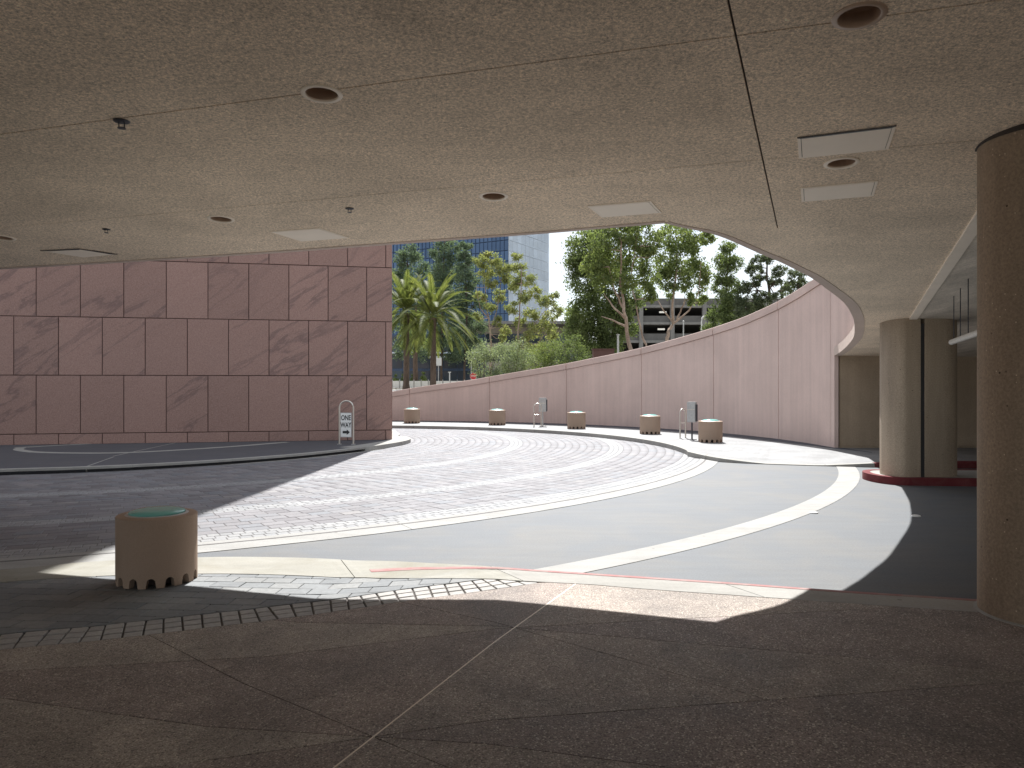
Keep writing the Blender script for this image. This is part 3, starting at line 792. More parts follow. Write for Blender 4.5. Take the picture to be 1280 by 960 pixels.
tc_c = Vector((6.52, 12.56)); IZ2 = .12
isl2 = []
for a in np.linspace(D2R(90), D2R(270), 24): isl2.append(Vector((6.30, 12.72))+Vector((.42*math.cos(a), .62*math.sin(a))))
isl2 = [Vector((14, 13.34))]+isl2+[Vector((7.2, 12.0)), Vector((14, 11.6))]
island2 = struct(MB().prism([Vector((14, 13.24)), *[Vector((6.30, 12.72))+Vector((.30*math.cos(a), .50*math.sin(a))) for a in np.linspace(D2R(90), D2R(270), 24)], Vector((7.2, 12.12)), Vector((14, 11.72))], -.2, IZ2-.004).build('column_island', M['kerb']))
inr = [Vector((14, 13.24)), *[Vector((6.30, 12.72))+Vector((.30*math.cos(a), .50*math.sin(a))) for a in np.linspace(D2R(90), D2R(270), 24)], Vector((7.2, 12.12)), Vector((14, 11.72))]
MB().strip(isl2, inr, IZ2, -.1).build('red_kerb', M['red_kerb'], island2)
tw = tag(empty('twin_column', (tc_c.x, tc_c.y, IZ2)), 'paired tan column split down the middle by a black joint', 'column')
hw, rr_, gp_ = .63, .36, .034
def half(sg):
    P = []
    if sg < 0:
        P = [Vector((-gp_, -rr_)), Vector((-gp_, rr_))]+[Vector((-.45+rr_*.55+rr_*.55*math.cos(a), rr_*math.sin(a))) for a in np.linspace(D2R(90), D2R(270), 28)]
    else:
        P = [Vector((gp_, rr_)), Vector((gp_, -rr_))]+[Vector((.70-rr_*1.05+rr_*1.05*math.cos(a), rr_*math.sin(a))) for a in np.linspace(D2R(-90), D2R(90), 28)]
    return P
for sg in (-1, 1):
    MB().prism(half(sg), 0, lambda x, y: cz(x+tc_c.x, y+tc_c.y)-IZ2+.001).build('half_column', M['column2'], tw, True)
MB().box((0, 0, 1.22), (2*gp_+.01, rr_*1.9, 2.44)).build('joint_filler', M['black'], tw)

# ================================================================== GRANITE WALL BUILDING
GC = Vector((-3.17, 20.32)); gt = Vector((-9.15, -1.82)).normalized(); gn = Vector((gt.y, -gt.x))       # along the face, outward normal
if gn.y > 0: gn = -gn
bld = tag(empty('granite_building', (GC.x, GC.y, .12)), 'tall building faced in dark red granite slabs in running bond', 'building')
R0, RH = .385, 1.428
levels = [(.12, R0)]+[(R0+RH*k, R0+RH*(k+1)) for k in range(5)]
def stone(s0, s1, z0, z1, base, t_, n_):
    g = .009; c0 = base+t_*(s0+g); c1 = base+t_*(s1-g)
    th = .05; pr = random.uniform(-.004, .004)
    ax, bx = c0+n_*pr, c1+n_*pr; ay, by = c0-n_*th, c1-n_*th; ch = .006
    vs = []
    for (p, q_), z, e in (((ay, by), 0, 0), ((ax, bx), 0, 0)): pass
    Z0, Z1 = z0+g-.12, z1-g-.12; o = GC
    def P(v, z): return (v.x-o.x, v.y-o.y, z)
    fx0, fx1 = c0+n_*(pr+ch)+t_*ch, c1+n_*(pr+ch)-t_*ch
    vs = [P(ay, Z0), P(by, Z0), P(by, Z1), P(ay, Z1), P(ax, Z0), P(bx, Z0), P(bx, Z1), P(ax, Z1), P(fx0, Z0+ch), P(fx1, Z0+ch), P(fx1, Z1-ch), P(fx0, Z1-ch)]
    fs = [(0, 1, 5, 4), (1, 2, 6, 5), (2, 3, 7, 6), (3, 0, 4, 7), (4, 5, 9, 8), (5, 6, 10, 9), (6, 7, 11, 10), (7, 4, 8, 11), (8, 9, 10, 11)]
    MB().add(vs, fs).build('granite_slab', M['stone'], bld)
SW = .985
for li, (z0, z1) in enumerate(levels):
    first = .165 if li in (0, 2, 4) else .66
    for base, t_, n_, tot in ((GC+gn*.0, gt, gn, 15.2), (GC, Vector((gn.x, gn.y))*-1, -gt, 4.0)):
        js = [0.0 if n_ is gn else .06]; s = first
        while s < tot-.1: js.append(s); s += SW
        js.append(tot)
        for a, b in zip(js[:-1], js[1:]): stone(a, b, z0, z1, base, t_, n_)
zt_ = levels[-1][1]
def core(d_in, z0, z1, L0, mat, name):
    P = [GC-gn*d_in+gt*d_in, GC-gn*d_in+gt*L0, GC-gn*4.0+gt*L0, GC-gn*4.0+gt*d_in]
    P = [p-GC for p in P]
    area = sum(P[i].cross(P[(i+1) % 4]) for i in range(4))
    if area < 0: P = P[::-1]
    MB().prism(P, z0-.12, z1-.12).build(name, mat, bld)
core(.02, -.2, zt_-.01, 15.1, M['backing'], 'joint_core')
core(.0, zt_, 22.5, 26, M['stone'], 'upper_wall')
core(.03, -.2, zt_, 26, M['stone'], 'lower_wall') if False else None
P = [GC+gt*15.22, GC+gt*26, GC+gt*26-gn*4, GC+gt*15.22-gn*4]; P = [p-GC for p in P]
if sum(P[i].cross(P[(i+1) % 4]) for i in range(4)) < 0: P = P[::-1]
MB().prism(P, -.3, zt_-.12).build('lower_wall', M['stone'], bld)

# ================================================================== CURVED RAMP WALL
RW = 13.32
joint_px = [452, 512, 612, 708, 802, 892, 973, 1038]
def on_wall(px):
    u = (px-640)/F; a = u*u+1; b = 2*u*(-CB.x)-2*CB.y; c = CB.x**2+CB.y**2-RW**2
    y = (-b+math.sqrt(b*b-4*a*c))/(2*a); return Vector((u*y, y))
top_px = [(452, 496), (492, 489), (512, 485.5), (542, 481), (572, 477.2), (594.5, 474), (612, 470.8), (640, 466), (670, 461), (707, 454.5), (742.5, 447.3), (781, 439.5), (803, 434.5), (848, 422.5), (892, 409.5), (930, 396.5), (974, 376.3), (1000, 361), (1017.5, 349.2), (1038, 335.5)]
tops = []
for px, py in top_px:
    p = on_wall(px); ang = math.atan2(p.y-CB.y, p.x-CB.x); tops.append((ang, EYE+(480-py)/F*p.y))
tops.sort(); ta, tz = [t_[0] for t_ in tops], [t_[1] for t_ in tops]
# the parapet keeps climbing past the canopy rim
ta = [ta[0]-.5, ta[0]-.25]+ta; tz = [tz[0]+1.3, tz[0]+.75]+tz
ta += [ta[-1]+.4]; tz += [tz[-1]-.45]
def wtop(a): return float(np.interp(a, ta, tz))
rw_ = tag(empty('curved_wall', (CB.x, CB.y, 0)), 'curved pink concrete ramp wall whose capped top climbs in a sweep', 'wall')
COPE = .225
def wall_panel(a0, a1, g=.014, base=.05, zfn=None):
    n = max(4, int(abs(a1-a0)*RW/.35)); A = [a0+(a1-a0)*i/n for i in range(n+1)]
    A[0] += g/RW*(1 if a1 > a0 else -1); A[-1] -= g/RW*(1 if a1 > a0 else -1)
    m = MB(); vs = []; fs = []
    for a in A:
        c, s = math.cos(a), math.sin(a); zt2 = wtop(a)-COPE
        zb = base if zfn is None else zfn(a)
        for r, z in ((RW, zb), (RW, zt2), (RW+.1, zt2), (RW+.1, zb)): vs.append((r*c, r*s, z))
    for i in range(n):
        for k in range(4): fs.append((4*i+k, 4*i+(k+1) % 4, 4*i+4+(k+1) % 4, 4*i+4+k))
    fs += [(3, 2, 1, 0), (4*n, 4*n+1, 4*n+2, 4*n+3)]
    m.add(vs, fs).build('wall_panel', M['wall_pink'], rw_, True)
    # coping stone over this panel
    vs = []; fs = []; prof = [(-.035, -COPE+.012), (-.035, -.012), (-.022, 0), (.30, 0), (.30, -COPE+.012)]
    for a in A:
        c, s = math.cos(a), math.sin(a); z = wtop(a)
        for dr, dz in prof: vs.append(((RW+dr)*c, (RW+dr)*s, z+dz))
    k5 = len(prof)
    for i in range(n):
        for k in range(k5): fs.append((k5*i+k, k5*i+(k+1) % k5, k5*i+k5+(k+1) % k5, k5*i+k5+k))
    fs += [tuple(range(k5-1, -1, -1)), tuple(range(k5*n, k5*n+k5))]
    MB().add(vs, fs).build('coping', M['coping'], rw_, True)
def ang_px(px): p = on_wall(px); return math.atan2(p.y-CB.y, p.x-CB.x)
angs = [ang_px(px) for px in joint_px]; angs = [angs[0]+.22*2, angs[0]+.22]+angs
for a, b in zip(angs[:-1], angs[1:]): wall_panel(a, b)
def above_canopy(a): x, y = CB.x+RW*math.cos(a), CB.y+RW*math.sin(a); return cz(x, y)+.02
a_end = angs[-1]
for k in range(3): wall_panel(a_end-.16*k, a_end-.16*(k+1), .006, zfn=above_canopy)
# core behind joints, carries the parapet body
m = MB(); vs = []; fs = []
A = np.linspace(angs[0], a_end, 90)
for a in A:
    c, s = math.cos(a), math.sin(a); z = wtop(a)-.02
    for r, zz in ((RW+.02, -.2), (RW+.02, z), (RW+.28, z), (RW+.28, -.2)): vs.append((r*c, r*s, zz))
for i in range(89):
    for k in range(4): fs.append((4*i+k, 4*i+(k+1) % 4, 4*i+4+(k+1) % 4, 4*i+4+k))
fs += [(3, 2, 1, 0), (4*89, 4*89+1, 4*89+2, 4*89+3)]
m.add(vs, fs).build('wall_core', M['coping'], rw_)
m = MB(); vs = []; fs = []; A = np.linspace(a_end, a_end-.48, 24)
for a in A:
    c, s = math.cos(a), math.sin(a); z = wtop(a)-.02; zb = above_canopy(a)
    for r, zz in ((RW+.02, zb), (RW+.02, z), (RW+.28, z), (RW+.28, zb)): vs.append((r*c, r*s, zz))
for i in range(23):
    for k in range(4): fs.append((4*i+k, 4*i+(k+1) % 4, 4*i+4+(k+1) % 4, 4*i+4+k))
m.add(vs, fs).build('wall_core', M['coping'], rw_)
# wall end pilaster and beige garage wall under the canopy
pe_ = pol(CB, RW, a_end)
bw = tag(empty('garage_wall', (9, 17.8, 0)), 'flat beige concrete wall in the shade under the canopy', 'wall')
z_c = lambda x, y: cz(x+9, y+17.8)+.1
MB().prism([Vector((pe_.x-9.0+.005, -.10)), Vector((pe_.x-9+.10, -.10)), Vector((pe_.x-9+.10, .3)), Vector((pe_.x-9+.005, .3))], 0, z_c).build('end_pier', M['wall_pink'], bw)
x = pe_.x-9+.14; first = True
for wdt in (2.2, 2.2, 2.2, 2.2, 2.2):
    MB().prism([Vector((x, -.06)), Vector((x+wdt-.02, -.06)), Vector((x+wdt-.02, .3)), Vector((x, .3))], .17, z_c).build('wall_panel', M['wall_beige'], bw); x += wdt
MB().prism([Vector((pe_.x-9+.08, .03)), Vector((11, .03)), Vector((11, .4)), Vector((pe_.x-9+.08, .4))], 0, z_c).build('wall_core', M['joint'], bw)
MB().prism([Vector((pe_.x-9+.12, -.09)), Vector((11, -.09)), Vector((11, .2)), Vector((pe_.x-9+.19, .2))], 0, .165).build('plinth', M['wall_beige'], bw)
sw_ = tag(MB().box((19.2, 4.2, 2.0), (.3, 27, 4.4)).build('side_wall', M['wall_beige']), 'plain unseen beige end wall, lengthened past the garage to block light', 'wall')  # unseen garage end wall, lengthened towards the viewer to block light from the right
bar = tag(empty('wheel_rail', (11, 15.9, 0)), 'low black rail in front of the shaded garage wall', 'rail')
MB().box((0, 0, .2), (2.6, .08, .1)).build('bar', M['black'], bar)
for s in (-1.1, 0, 1.1): MB().box((s, 0, .125), (.06, .06, .07)).build('foot', M['black'], bar)

# ================================================================== BOLLARDS, SIGN, HOOPS
BR, BH, NN, SS = .3, .53, 14, 16
def bollard_body():
    n = NN*SS; vs = []; fs = []; Ri = BR-.055
    def nb(k):
        t_ = ((k % SS)+.5)/SS*2-1; hw_ = .56
        return .028+.048*math.sqrt(max(0, 1-(t_/hw_)**2)) if abs(t_) < hw_ else 0
    zb = [nb(k) for k in range(n)]
    lv = [.09, .2, .35, BH-.03, BH-.008]
    for k in range(n):
        a = 2*math.pi*k/n; c, s = math.cos(a), math.sin(a)
        col_ = [(BR, zb[k])]+[(BR, z) for z in lv]+[(BR-.009, BH), (.235, BH+.002), (.228, BH-.03)]+[(Ri, .14), (Ri, zb[k])]
        vs += [(r*c, r*s, z) for r, z in col_]
    m = len(lv)+1+3+2
    for k in range(n):
        b, d = k*m, ((k+1) % n)*m
        o_end = len(lv)+1+3
        for j in range(o_end-1): fs.append((b+j, d+j, d+j+1, b+j+1))
        fs.append((b+o_end, b+o_end+1, d+o_end+1, d+o_end))           # inner skirt
        fs.append((b, b+o_end+1, d+o_end+1, d))                       # underside of the teeth and arch soffits
    return MB().add(vs, fs)
bol_me = bollard_body().mesh('drum', M['bollard'], True)
gl_me = MB().lathe([(0, BH-.028), (.205, BH-.028), (.209, BH-.02), (.21, BH+.018), (.2, BH+.028), (.15, BH+.04), (.08, BH+.047), (0, BH+.049)], 48).mesh('glass_disc', M['teal'], True)
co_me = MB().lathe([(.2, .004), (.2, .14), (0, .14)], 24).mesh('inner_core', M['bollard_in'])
rg_me = MB().lathe([(.209, BH-.02), (.212, BH+.008), (.222, BH+.008), (.238, BH-.0)], 48).mesh('rim_ring', M['galv'], True)
def bollard():
    b = empty('light_bollard')
    for nm, me in (('drum', bol_me), ('glass_disc', gl_me), ('inner_core', co_me), ('rim_ring', rg_me)): link(bpy.data.objects.new(nm, me), b)
    return b
proto = bollard()
blb = ['large tan concrete drum with scalloped base and teal glass top in the foreground', 'tan scalloped drum with green glass top nearest the dark granite wall corner', 'tan scalloped drum with glass top, just before the thin hoop by the far wall',
       'tan scalloped drum right after the first hoop and box, centre of the far row', 'tan scalloped drum just before the tall grey box on a dark post', 'largest tan scalloped drum of the far row, right beside the dark-posted grey box']
bpos = [(gnd(196.5, 733, .03), .033)]+[(gnd(px, py, .1), .131) for px, py in ((515, 530.3), (621.5, 532.6), (720.5, 537.5), (812.5, 544.3), (888, 555))]
for i, (p, z) in enumerate(bpos):
    b = proto if i == 0 else copy_tree(proto)
    d = Vector((p.x, p.y)).normalized()*.3 if i else Vector((p.x, p.y)).normalized()*.22
    b.location = (p.x+d.x, p.y+d.y, z); b.rotation_euler = (0, 0, .3+i*.37)
    tag(b, blb[i], 'bollard', 'drum bollards with glass tops')

def hoop(w, h, r, n=14):
    pts = [(-w/2, 0, 0), (-w/2, 0, h*.45), (-w/2, 0, h-w/2)]
    pts += [(-w/2*math.cos(a), 0, h-w/2+w/2*math.sin(a)) for a in np.linspace(0, math.pi, n)][1:-1]
    pts += [(w/2, 0, h-w/2), (w/2, 0, h*.45), (w/2, 0, 0)]
    return MB().tube(pts, r, 10)
def text_mesh(s, size, sx=1.0, mat=None):
    cu = bpy.data.curves.new('lettering', 'FONT'); cu.body = s; cu.size = size; cu.align_x = 'CENTER'; cu.align_y = 'CENTER'; cu.extrude = .0015; cu.offset = size*.022; cu.resolution_u = 3
    ob = bpy.data.objects.new('lettering', cu); COL.objects.link(ob); bpy.context.view_layer.update()
    me = bpy.data.meshes.new_from_object(ob.evaluated_get(bpy.context.evaluated_depsgraph_get())); bpy.data.objects.remove(ob); bpy.data.curves.remove(cu)
    me.materials.clear(); me.materials.append(mat)
    me.transform(Matrix.Rotation(math.pi/2, 4, 'X') @ Matrix.Diagonal((sx, 1, 1, 1))); return me
p = gnd(433, 555.5, IZ)
sg = tag(empty('one_way_sign', (p.x, p.y, IZ), -.12), 'white ONE WAY sign with black arrow in a steel hoop by the granite wall', 'sign')
hoop(.35, 1.06, .021).build('hoop', M['steel'], sg, True)
MB().box((.0, -.026, .475), (.285, .012, .60)).build('backing_frame', M['galv'], sg)
MB().box((.0, -.0335, .475), (.255, .004, .57)).build('sign_plate', M['white'], sg)
for s, z in (('ONE', .645), ('WAY', .47)):
    o = link(bpy.data.objects.new('lettering', text_mesh(s, .17, .68, M['black'])), sg); o.location = (0, -.037, z)
ar = [(-.085, -.03), (.015, -.03), (.015, -.066), (.095, 0), (.015, .066), (.015, .03), (-.085, .03)]
m = MB(); n7 = len(ar); m.add([(x, -.0385, z) for x, z in ar]+[(x, -.0355, z) for x, z in ar], [tuple(range(n7)), tuple(range(2*n7-1, n7-1, -1))]+[(i, i+n7, (i+1) % n7+n7, (i+1) % n7) for i in range(n7)])
m.build('arrow', M['black'], sg, loc=(.005, 0, .30))
for s in (-.175, .175):
    MB().box((s, 0, .006), (.09, .09, .012)).build('base_plate', M['galv'], sg)

hp = [((672, 534.5), .25, .8, .15, 'thin steel hoop rail in front of the small grey box by the far wall'), ((853.5, 549), .215, .79, .62, 'steel hoop rail with a crossbar beside the grey box on the dark post')]
for (px, w, h, rz, lb) in hp:
    q = gnd(*px, .1); t_ = tag(empty('hoop_rail', (q.x, q.y, .13), rz), lb, 'hoop rail', 'steel hoop rails on the pavement')
    hoop(w, h, .019).build('hoop', M['steel'], t_, True)
    MB().tube([(-w/2, 0, h*.52), (w/2, 0, h*.52)], .009, 8).build('crossbar', M['steel'], t_, True)
    for s in (-w/2, w/2): MB().lathe([(0, .012), (.04, .012), (.045, .003), (.045, 0)], 14, (s, 0, 0)).build('foot_flange', M['galv'], t_)
bx = [((678.5, 533.8), .27, .49, .50, .3, 'grey metal box on a post behind the thin steel hoop'), ((865, 551), .25, .54, .46, .75, 'grey metal box on a dark post beside the largest far drum')]
for (px, w, hb, z0, rz, lb) in bx:
    q = gnd(*px, .1); t_ = tag(empty('card_reader', (q.x, q.y, .13), -rz), lb, 'control box', 'grey boxes on posts')
    MB().tube([(0, 0, 0), (0, 0, z0+.05)], .022, 10).build('post', M['dark_metal'] if rz > .5 else M['galv'], t_, True)
    MB().box((0, 0, .008), (.2, .16, .016)).build('base_plate', M['dark_metal'] if rz > .5 else M['kerb'], t_)
    bm = bmesh.new(); bmesh.ops.create_cube(bm, size=1)
    for v in bm.verts: v.co = Vector((v.co.x*w, v.co.y*.1, v.co.z*hb))
    bmesh.ops.bevel(bm, geom=bm.edges[:], offset=.012, segments=2, affect='EDGES')
    hs = bm_obj('housing', bm, M['galv'], t_); hs.location = (0, 0, z0+hb/2)
    MB().box((w/2+.008, 0, -.02), (.02, .085, hb*.82)).build('side_cover', M['dark_metal'], hs)
    MB().box((0, -.056, hb*.12), (w*.96, .012, .02)).build('strap', M['steel'], hs)

# ================================================================== VEGETATION
def mat_leaf(name, stops, trans=.45):
    t = NT(name); r = t.n('ShaderNodeNewGeometry').outputs['Random Per Island']
    n = t.noise(.45, 3, .6, t.pos())
    f = t.math('ADD', t.math('MULTIPLY', r, .6), t.math('MULTIPLY', t.math('SUBTRACT', n, .3), 1.0))
    c = t.ramp(f, stops); t.fin(c, .6, 0, .12)
    tr = t.n('ShaderNodeBsdfTranslucent'); t.l(t.mix(1, c, (1.4, 1.45, .9), 'MULTIPLY'), tr.inputs['Color'])
    ms = t.n('ShaderNodeMixShader'); ms.inputs[0].default_value = trans
    t.l(t.b.outputs[0], ms.inputs[1]); t.l(tr.outputs[0], ms.inputs[2]); t.l(ms.outputs[0], t.o.inputs['Surface'])
    return t.m
M['leaf_dark'] = mat_leaf('dark_eucalyptus_leaf', [(.1, (0.066, 0.086, 0.041)), (.45, (0.106, 0.137, 0.060)), (.75, (0.152, 0.189, 0.081)), (1, (0.211, 0.234, 0.115))])
M['leaf_mid'] = mat_leaf('green_eucalyptus_leaf', [(.1, (0.079, 0.104, 0.048)), (.45, (0.132, 0.169, 0.069)), (.8, (0.205, 0.240, 0.092)), (1, (0.264, 0.273, 0.138))])
M['leaf_light'] = mat_leaf('yellow_green_leaf', [(.1, (0.119, 0.143, 0.069)), (.45, (0.205, 0.227, 0.098)), (.8, (0.284, 0.286, 0.127)), (1, (0.343, 0.305, 0.172))])
M['leaf_blue'] = mat_leaf('blue_green_needles', [(.1, (0.059, 0.088, 0.067)), (.5, (0.106, 0.146, 0.103)), (1, (0.165, 0.202, 0.138))], .4)
M['leaf_pine'] = mat_leaf('dark_pine_needles', [(.1, (0.055, 0.073, 0.046)), (.5, (0.090, 0.109, 0.064)), (1, (0.132, 0.156, 0.092))], .35)
M['leaf_silver'] = mat_leaf('silver_green_leaf', [(.1, (0.112, 0.143, 0.092)), (.5, (0.185, 0.221, 0.138)), (1, (0.264, 0.293, 0.196))], .4)
M['frond'] = mat_leaf('palm_frond', [(.1, (.055, .07, .026)), (.5, (.11, .13, .042)), (1, (.20, .20, .075))], .4)
def mat_bark(name, a, b):
    t = NT(name); n = t.noise(1, 6, .65, t.pos((3, 3, .7)), .5); g = t.noise(9, 4, .6, t.pos())
    c = t.mix(1, t.ramp(n, [(.35, a), (.65, b)]), t.ramp(g, [(.3, .8), (.7, 1.2)]), 'MULTIPLY')
    t.bump(n, .5, .03); return t.fin(c, .9, 0, .2)
M['bark_pale'] = mat_bark('pale_pink_bark', (.22, .16, .125), (.40, .32, .26))
M['bark_dark'] = mat_bark('dark_bark', (.06, .045, .035), (.12, .09, .07))
M['bark_palm'] = mat_bark('palm_bark', (.07, .052, .042), (.15, .11, .085))

def leaf_quads(C, size, hang=0.0, asp=.5):
    n = len(C); d = rng.normal(size=(n, 3)); d[:, 2] = d[:, 2]*(1-hang) - hang*1.6
    d /= np.linalg.norm(d, axis=1, keepdims=True)+1e-9
    e = np.cross(d, rng.normal(size=(n, 3))); e /= np.linalg.norm(e, axis=1, keepdims=True)+1e-9
    s = size*rng.uniform(.6, 1.35, (n, 1)); a, b = d*s/2, e*s*asp/2
    V = np.stack([C-a, C+b-a*.1, C+a, C-b-a*.1], 1).reshape(-1, 3)
    return V, np.arange(4*n).reshape(n, 4)
def crown_mesh(name, clumps, leaf, per, mat, parent, hang=.3, sub=.42, asp=.5, dens=1.0):
    """clumps: (centre, (rx, ry, rz)); leaves gathered in small tufts over and inside each clump so gaps show between them"""
    C = []
    for c, r in clumps:
        vol = (r[0]*r[1]*r[2])**(1/3); nb = max(6, int(20*dens*(vol/1.2)**1.4))
        for _ in range(nb):
            d = rng.normal(size=3); d /= np.linalg.norm(d); rad = rng.uniform(.45, 1.0)**.6
            bc = np.array(c)+d*np.array(r)*rad
            C.append(bc+rng.normal(size=(int(per*3.2), 3))*vol*sub*.62*np.array([1, 1, .85]))
    C = np.concatenate(C); V, Q = leaf_quads(C, leaf*.64, hang, asp)
    return fast_mesh(name, V, Q, mat, parent)
def tree(name, label, group, Y, base, trunks, clumps, leaf=.3, per=26, mats=('leaf_dark', 'bark_pale'), hang=.4, tr=.22, depth=1.0, limbs=True, dens=1.0, sub=.42, asp=.5):
    """base, trunks and clumps are measured in photograph pixels and set out at distance Y"""
    gz_ = 1.05; b = at(*base, Y); b.z = min(b.z, gz_)
    t_ = tag(empty(name, (b.x, b.y, gz_)), label, 'tree', group)
    k = Y/F; cl = []
    for c in clumps:
        r = c[2]*k; dy = random.uniform(-1, 1)*depth*max(c[2], 14)*k*1.1
        p = at(c[0], c[1], Y); p = Vector((p.x*(1+dy/Y), Y+dy, EYE+(p.z-EYE)*(1+dy/Y))); o = p-t_.location
        cl.append((tuple(o), (r*random.uniform(.9, 1.15), r*random.uniform(.9, 1.2), r*random.uniform(.8, 1.05))))
    m = MB(); ends = []
    for tk in trunks:
        P = [at(px, py, Y)-t_.location for px, py in tk]; P = [Vector((p.x, random.uniform(-.35, .35)*i, p.z)) for i, p in enumerate(P)]
        if P[0].z < 2.5: P = [Vector((P[0].x, 0, -.05))]+P if P[0].z > .3 else P
        n = len(P); fine = []
        for i in range(n-1):
            for j in range(4): fine.append(P[i].lerp(P[i+1], j/4)+Vector((random.uniform(-1, 1), random.uniform(-1, 1), 0))*.05*(i+j > 0))
        fine.append(P[-1]); q = len(fine)
        tr0 = tr if tk is trunks[0] or P[0].z < 1 else tr*.5
        m.tube(fine, [tr0*(1-.72*i/(q-1)) for i in range(q)], 8); ends += fine[q//2:]
    if limbs:
        for c, r in cl:
            c = Vector(c); s = min(ends, key=lambda e: (e-c).length + (3 if e.z > c.z else 0))
            mid = s.lerp(c, .5)+Vector((random.uniform(-.3, .3), random.uniform(-.3, .3), -.12*(c-s).length))
            m.tube([s, mid, c], [tr*.3, tr*.2, tr*.07], 5)
            for _ in range(3):
                d = Vector((random.uniform(-1, 1), random.uniform(-1, 1), random.uniform(-.5, 1)))*r[0]*.8
                m.tube([mid.lerp(c, .5), c+d*.5, c+d], [tr*.12, tr*.08, tr*.03], 4)
    m.build('trunk', M[mats[1]], t_, True)
    crown_mesh('crown', cl, leaf, per, M[mats[0]], t_, hang, sub, asp, dens)
    return t_
G1 = 'eucalyptus trees beyond the curved wall'
tree('eucalyptus_tree', 'tall eucalyptus with two bare pinkish trunks leaning in front of the dark tree', G1, 56, (790, 446), [[(790, 446), (786, 420), (779, 390), (776, 350), (774, 305)], [(812, 445), (802, 415), (794, 385), (790, 345), (792, 300)], [(781, 398), (766, 382), (756, 366)], [(782, 408), (765, 400), (751, 396)], [(779, 385), (768, 360), (760, 335)]],
     [(758, 303, 20), (782, 292, 20), (806, 302, 17), (768, 325, 20), (795, 325, 18), (818, 316, 11), (752, 345, 14), (808, 350, 15), (784, 352, 12), (742, 330, 14), (770, 285, 14), (800, 282, 12), (812, 368, 9), (828, 296, 8)], .34, 26, ('leaf_mid', 'bark_pale'), .55, .17)
tree('leafy_tree', 'big dense dark green tree standing at the edge of the open sky', G1, 66, (755, 452), [[(752, 452), (750, 420), (746, 380), (742, 320)], [(762, 452), (766, 420), (772, 380), (776, 330)]],
     [(728, 305, 18), (745, 300, 16), (722, 330, 16), (735, 325, 18), (750, 338, 18), (728, 352, 16), (716, 395, 12), (732, 385, 18), (722, 412, 17), (750, 375, 18), (752, 402, 19), (740, 425, 18), (765, 425, 16), (775, 390, 16), (770, 345, 16), (787, 372, 15), (760, 440, 14), (740, 445, 14), (784, 412, 12), (730, 435, 12)], .34, 30, ('leaf_dark', 'bark_dark'), .35, .22, dens=1.25)
tree('eucalyptus_tree', 'eucalyptus with forked pale trunk growing in front of the parking structure', G1, 60, (836, 428), [[(834, 430), (835, 415), (842, 404), (838, 380), (842, 340), (846, 296)], [(841, 405), (862, 388), (872, 368), (874, 330)], [(842, 404), (826, 385), (818, 365)], [(846, 400), (855, 380), (858, 350)]],
     [(845, 294, 16), (864, 292, 15), (850, 316, 18), (866, 322, 15), (834, 332, 15), (848, 340, 15), (872, 342, 13), (858, 356, 10), (878, 358, 9), (830, 350, 12), (882, 298, 8), (886, 290, 6), (838, 364, 9), (862, 372, 8), (876, 375, 7)], .34, 24, ('leaf_mid', 'bark_pale'), .6, .15)
tree('eucalyptus_tree', 'slender dark upright tree between the forked eucalyptus and the pine', G1, 74, (907, 425), [[(907, 428), (908, 390), (909, 350), (910, 312)]],
     [(910, 312, 10), (905, 326, 12), (916, 330, 11), (908, 344, 12), (900, 358, 10), (916, 360, 11), (906, 376, 12), (898, 392, 12), (914, 392, 12), (904, 408, 12), (890, 412, 10), (920, 408, 10), (890, 395, 8)], .33, 24, ('leaf_dark', 'bark_dark'), .5, .16, dens=1.3)
tree('pine_tree', 'spreading pine with flat dark tufts just left of the canopy rim', None, 72, (963, 405), [[(964, 410), (963, 370), (960, 340), (962, 318)], [(963, 375), (948, 362), (936, 352)], [(962, 360), (974, 348), (980, 342)]],
     [(940, 340, 8), (950, 328, 9), (962, 322, 9), (974, 338, 8), (944, 352, 8), (968, 352, 8), (930, 362, 9), (940, 376, 10), (956, 372, 8), (928, 390, 10), (946, 392, 11), (972, 372, 7), (962, 390, 9), (982, 362, 7), (952, 344, 7), (924, 378, 8), (978, 390, 9)], .3, 26, ('leaf_pine', 'bark_dark'), .1, .18, depth=.8, dens=1.5, sub=.36)
tree('pine_tree', 'small dark pine showing just above the wall coping beside the canopy rim', None, 80, (998, 380), [[(998, 385), (998, 360), (999, 340)]],
     [(992, 341, 6), (1003, 346, 6), (986, 352, 6), (998, 354, 7), (1008, 358, 6), (990, 366, 7), (1000, 370, 7)], .28, 24, ('leaf_pine', 'bark_dark'), .1, .14, dens=1.6)
tree('eucalyptus_tree', 'slim yellow-green eucalyptus with a white trunk in front of the blue tower face', G1, 80, (613, 462), [[(613, 465), (614, 430), (612, 405), (607, 375), (605, 335)], [(613, 412), (622, 385), (626, 350)], [(612, 400), (600, 385), (596, 360)]],
     [(602, 327, 9), (614, 322, 8), (622, 334, 10), (608, 342, 9), (630, 346, 9), (614, 356, 8), (638, 338, 8), (624, 370, 8), (600, 372, 7), (612, 384, 7), (598, 396, 6), (622, 402, 6), (632, 414, 7), (628, 424, 6), (640, 360, 7)], .32, 22, ('leaf_light', 'bark_pale'), .5, .13, dens=1.25)
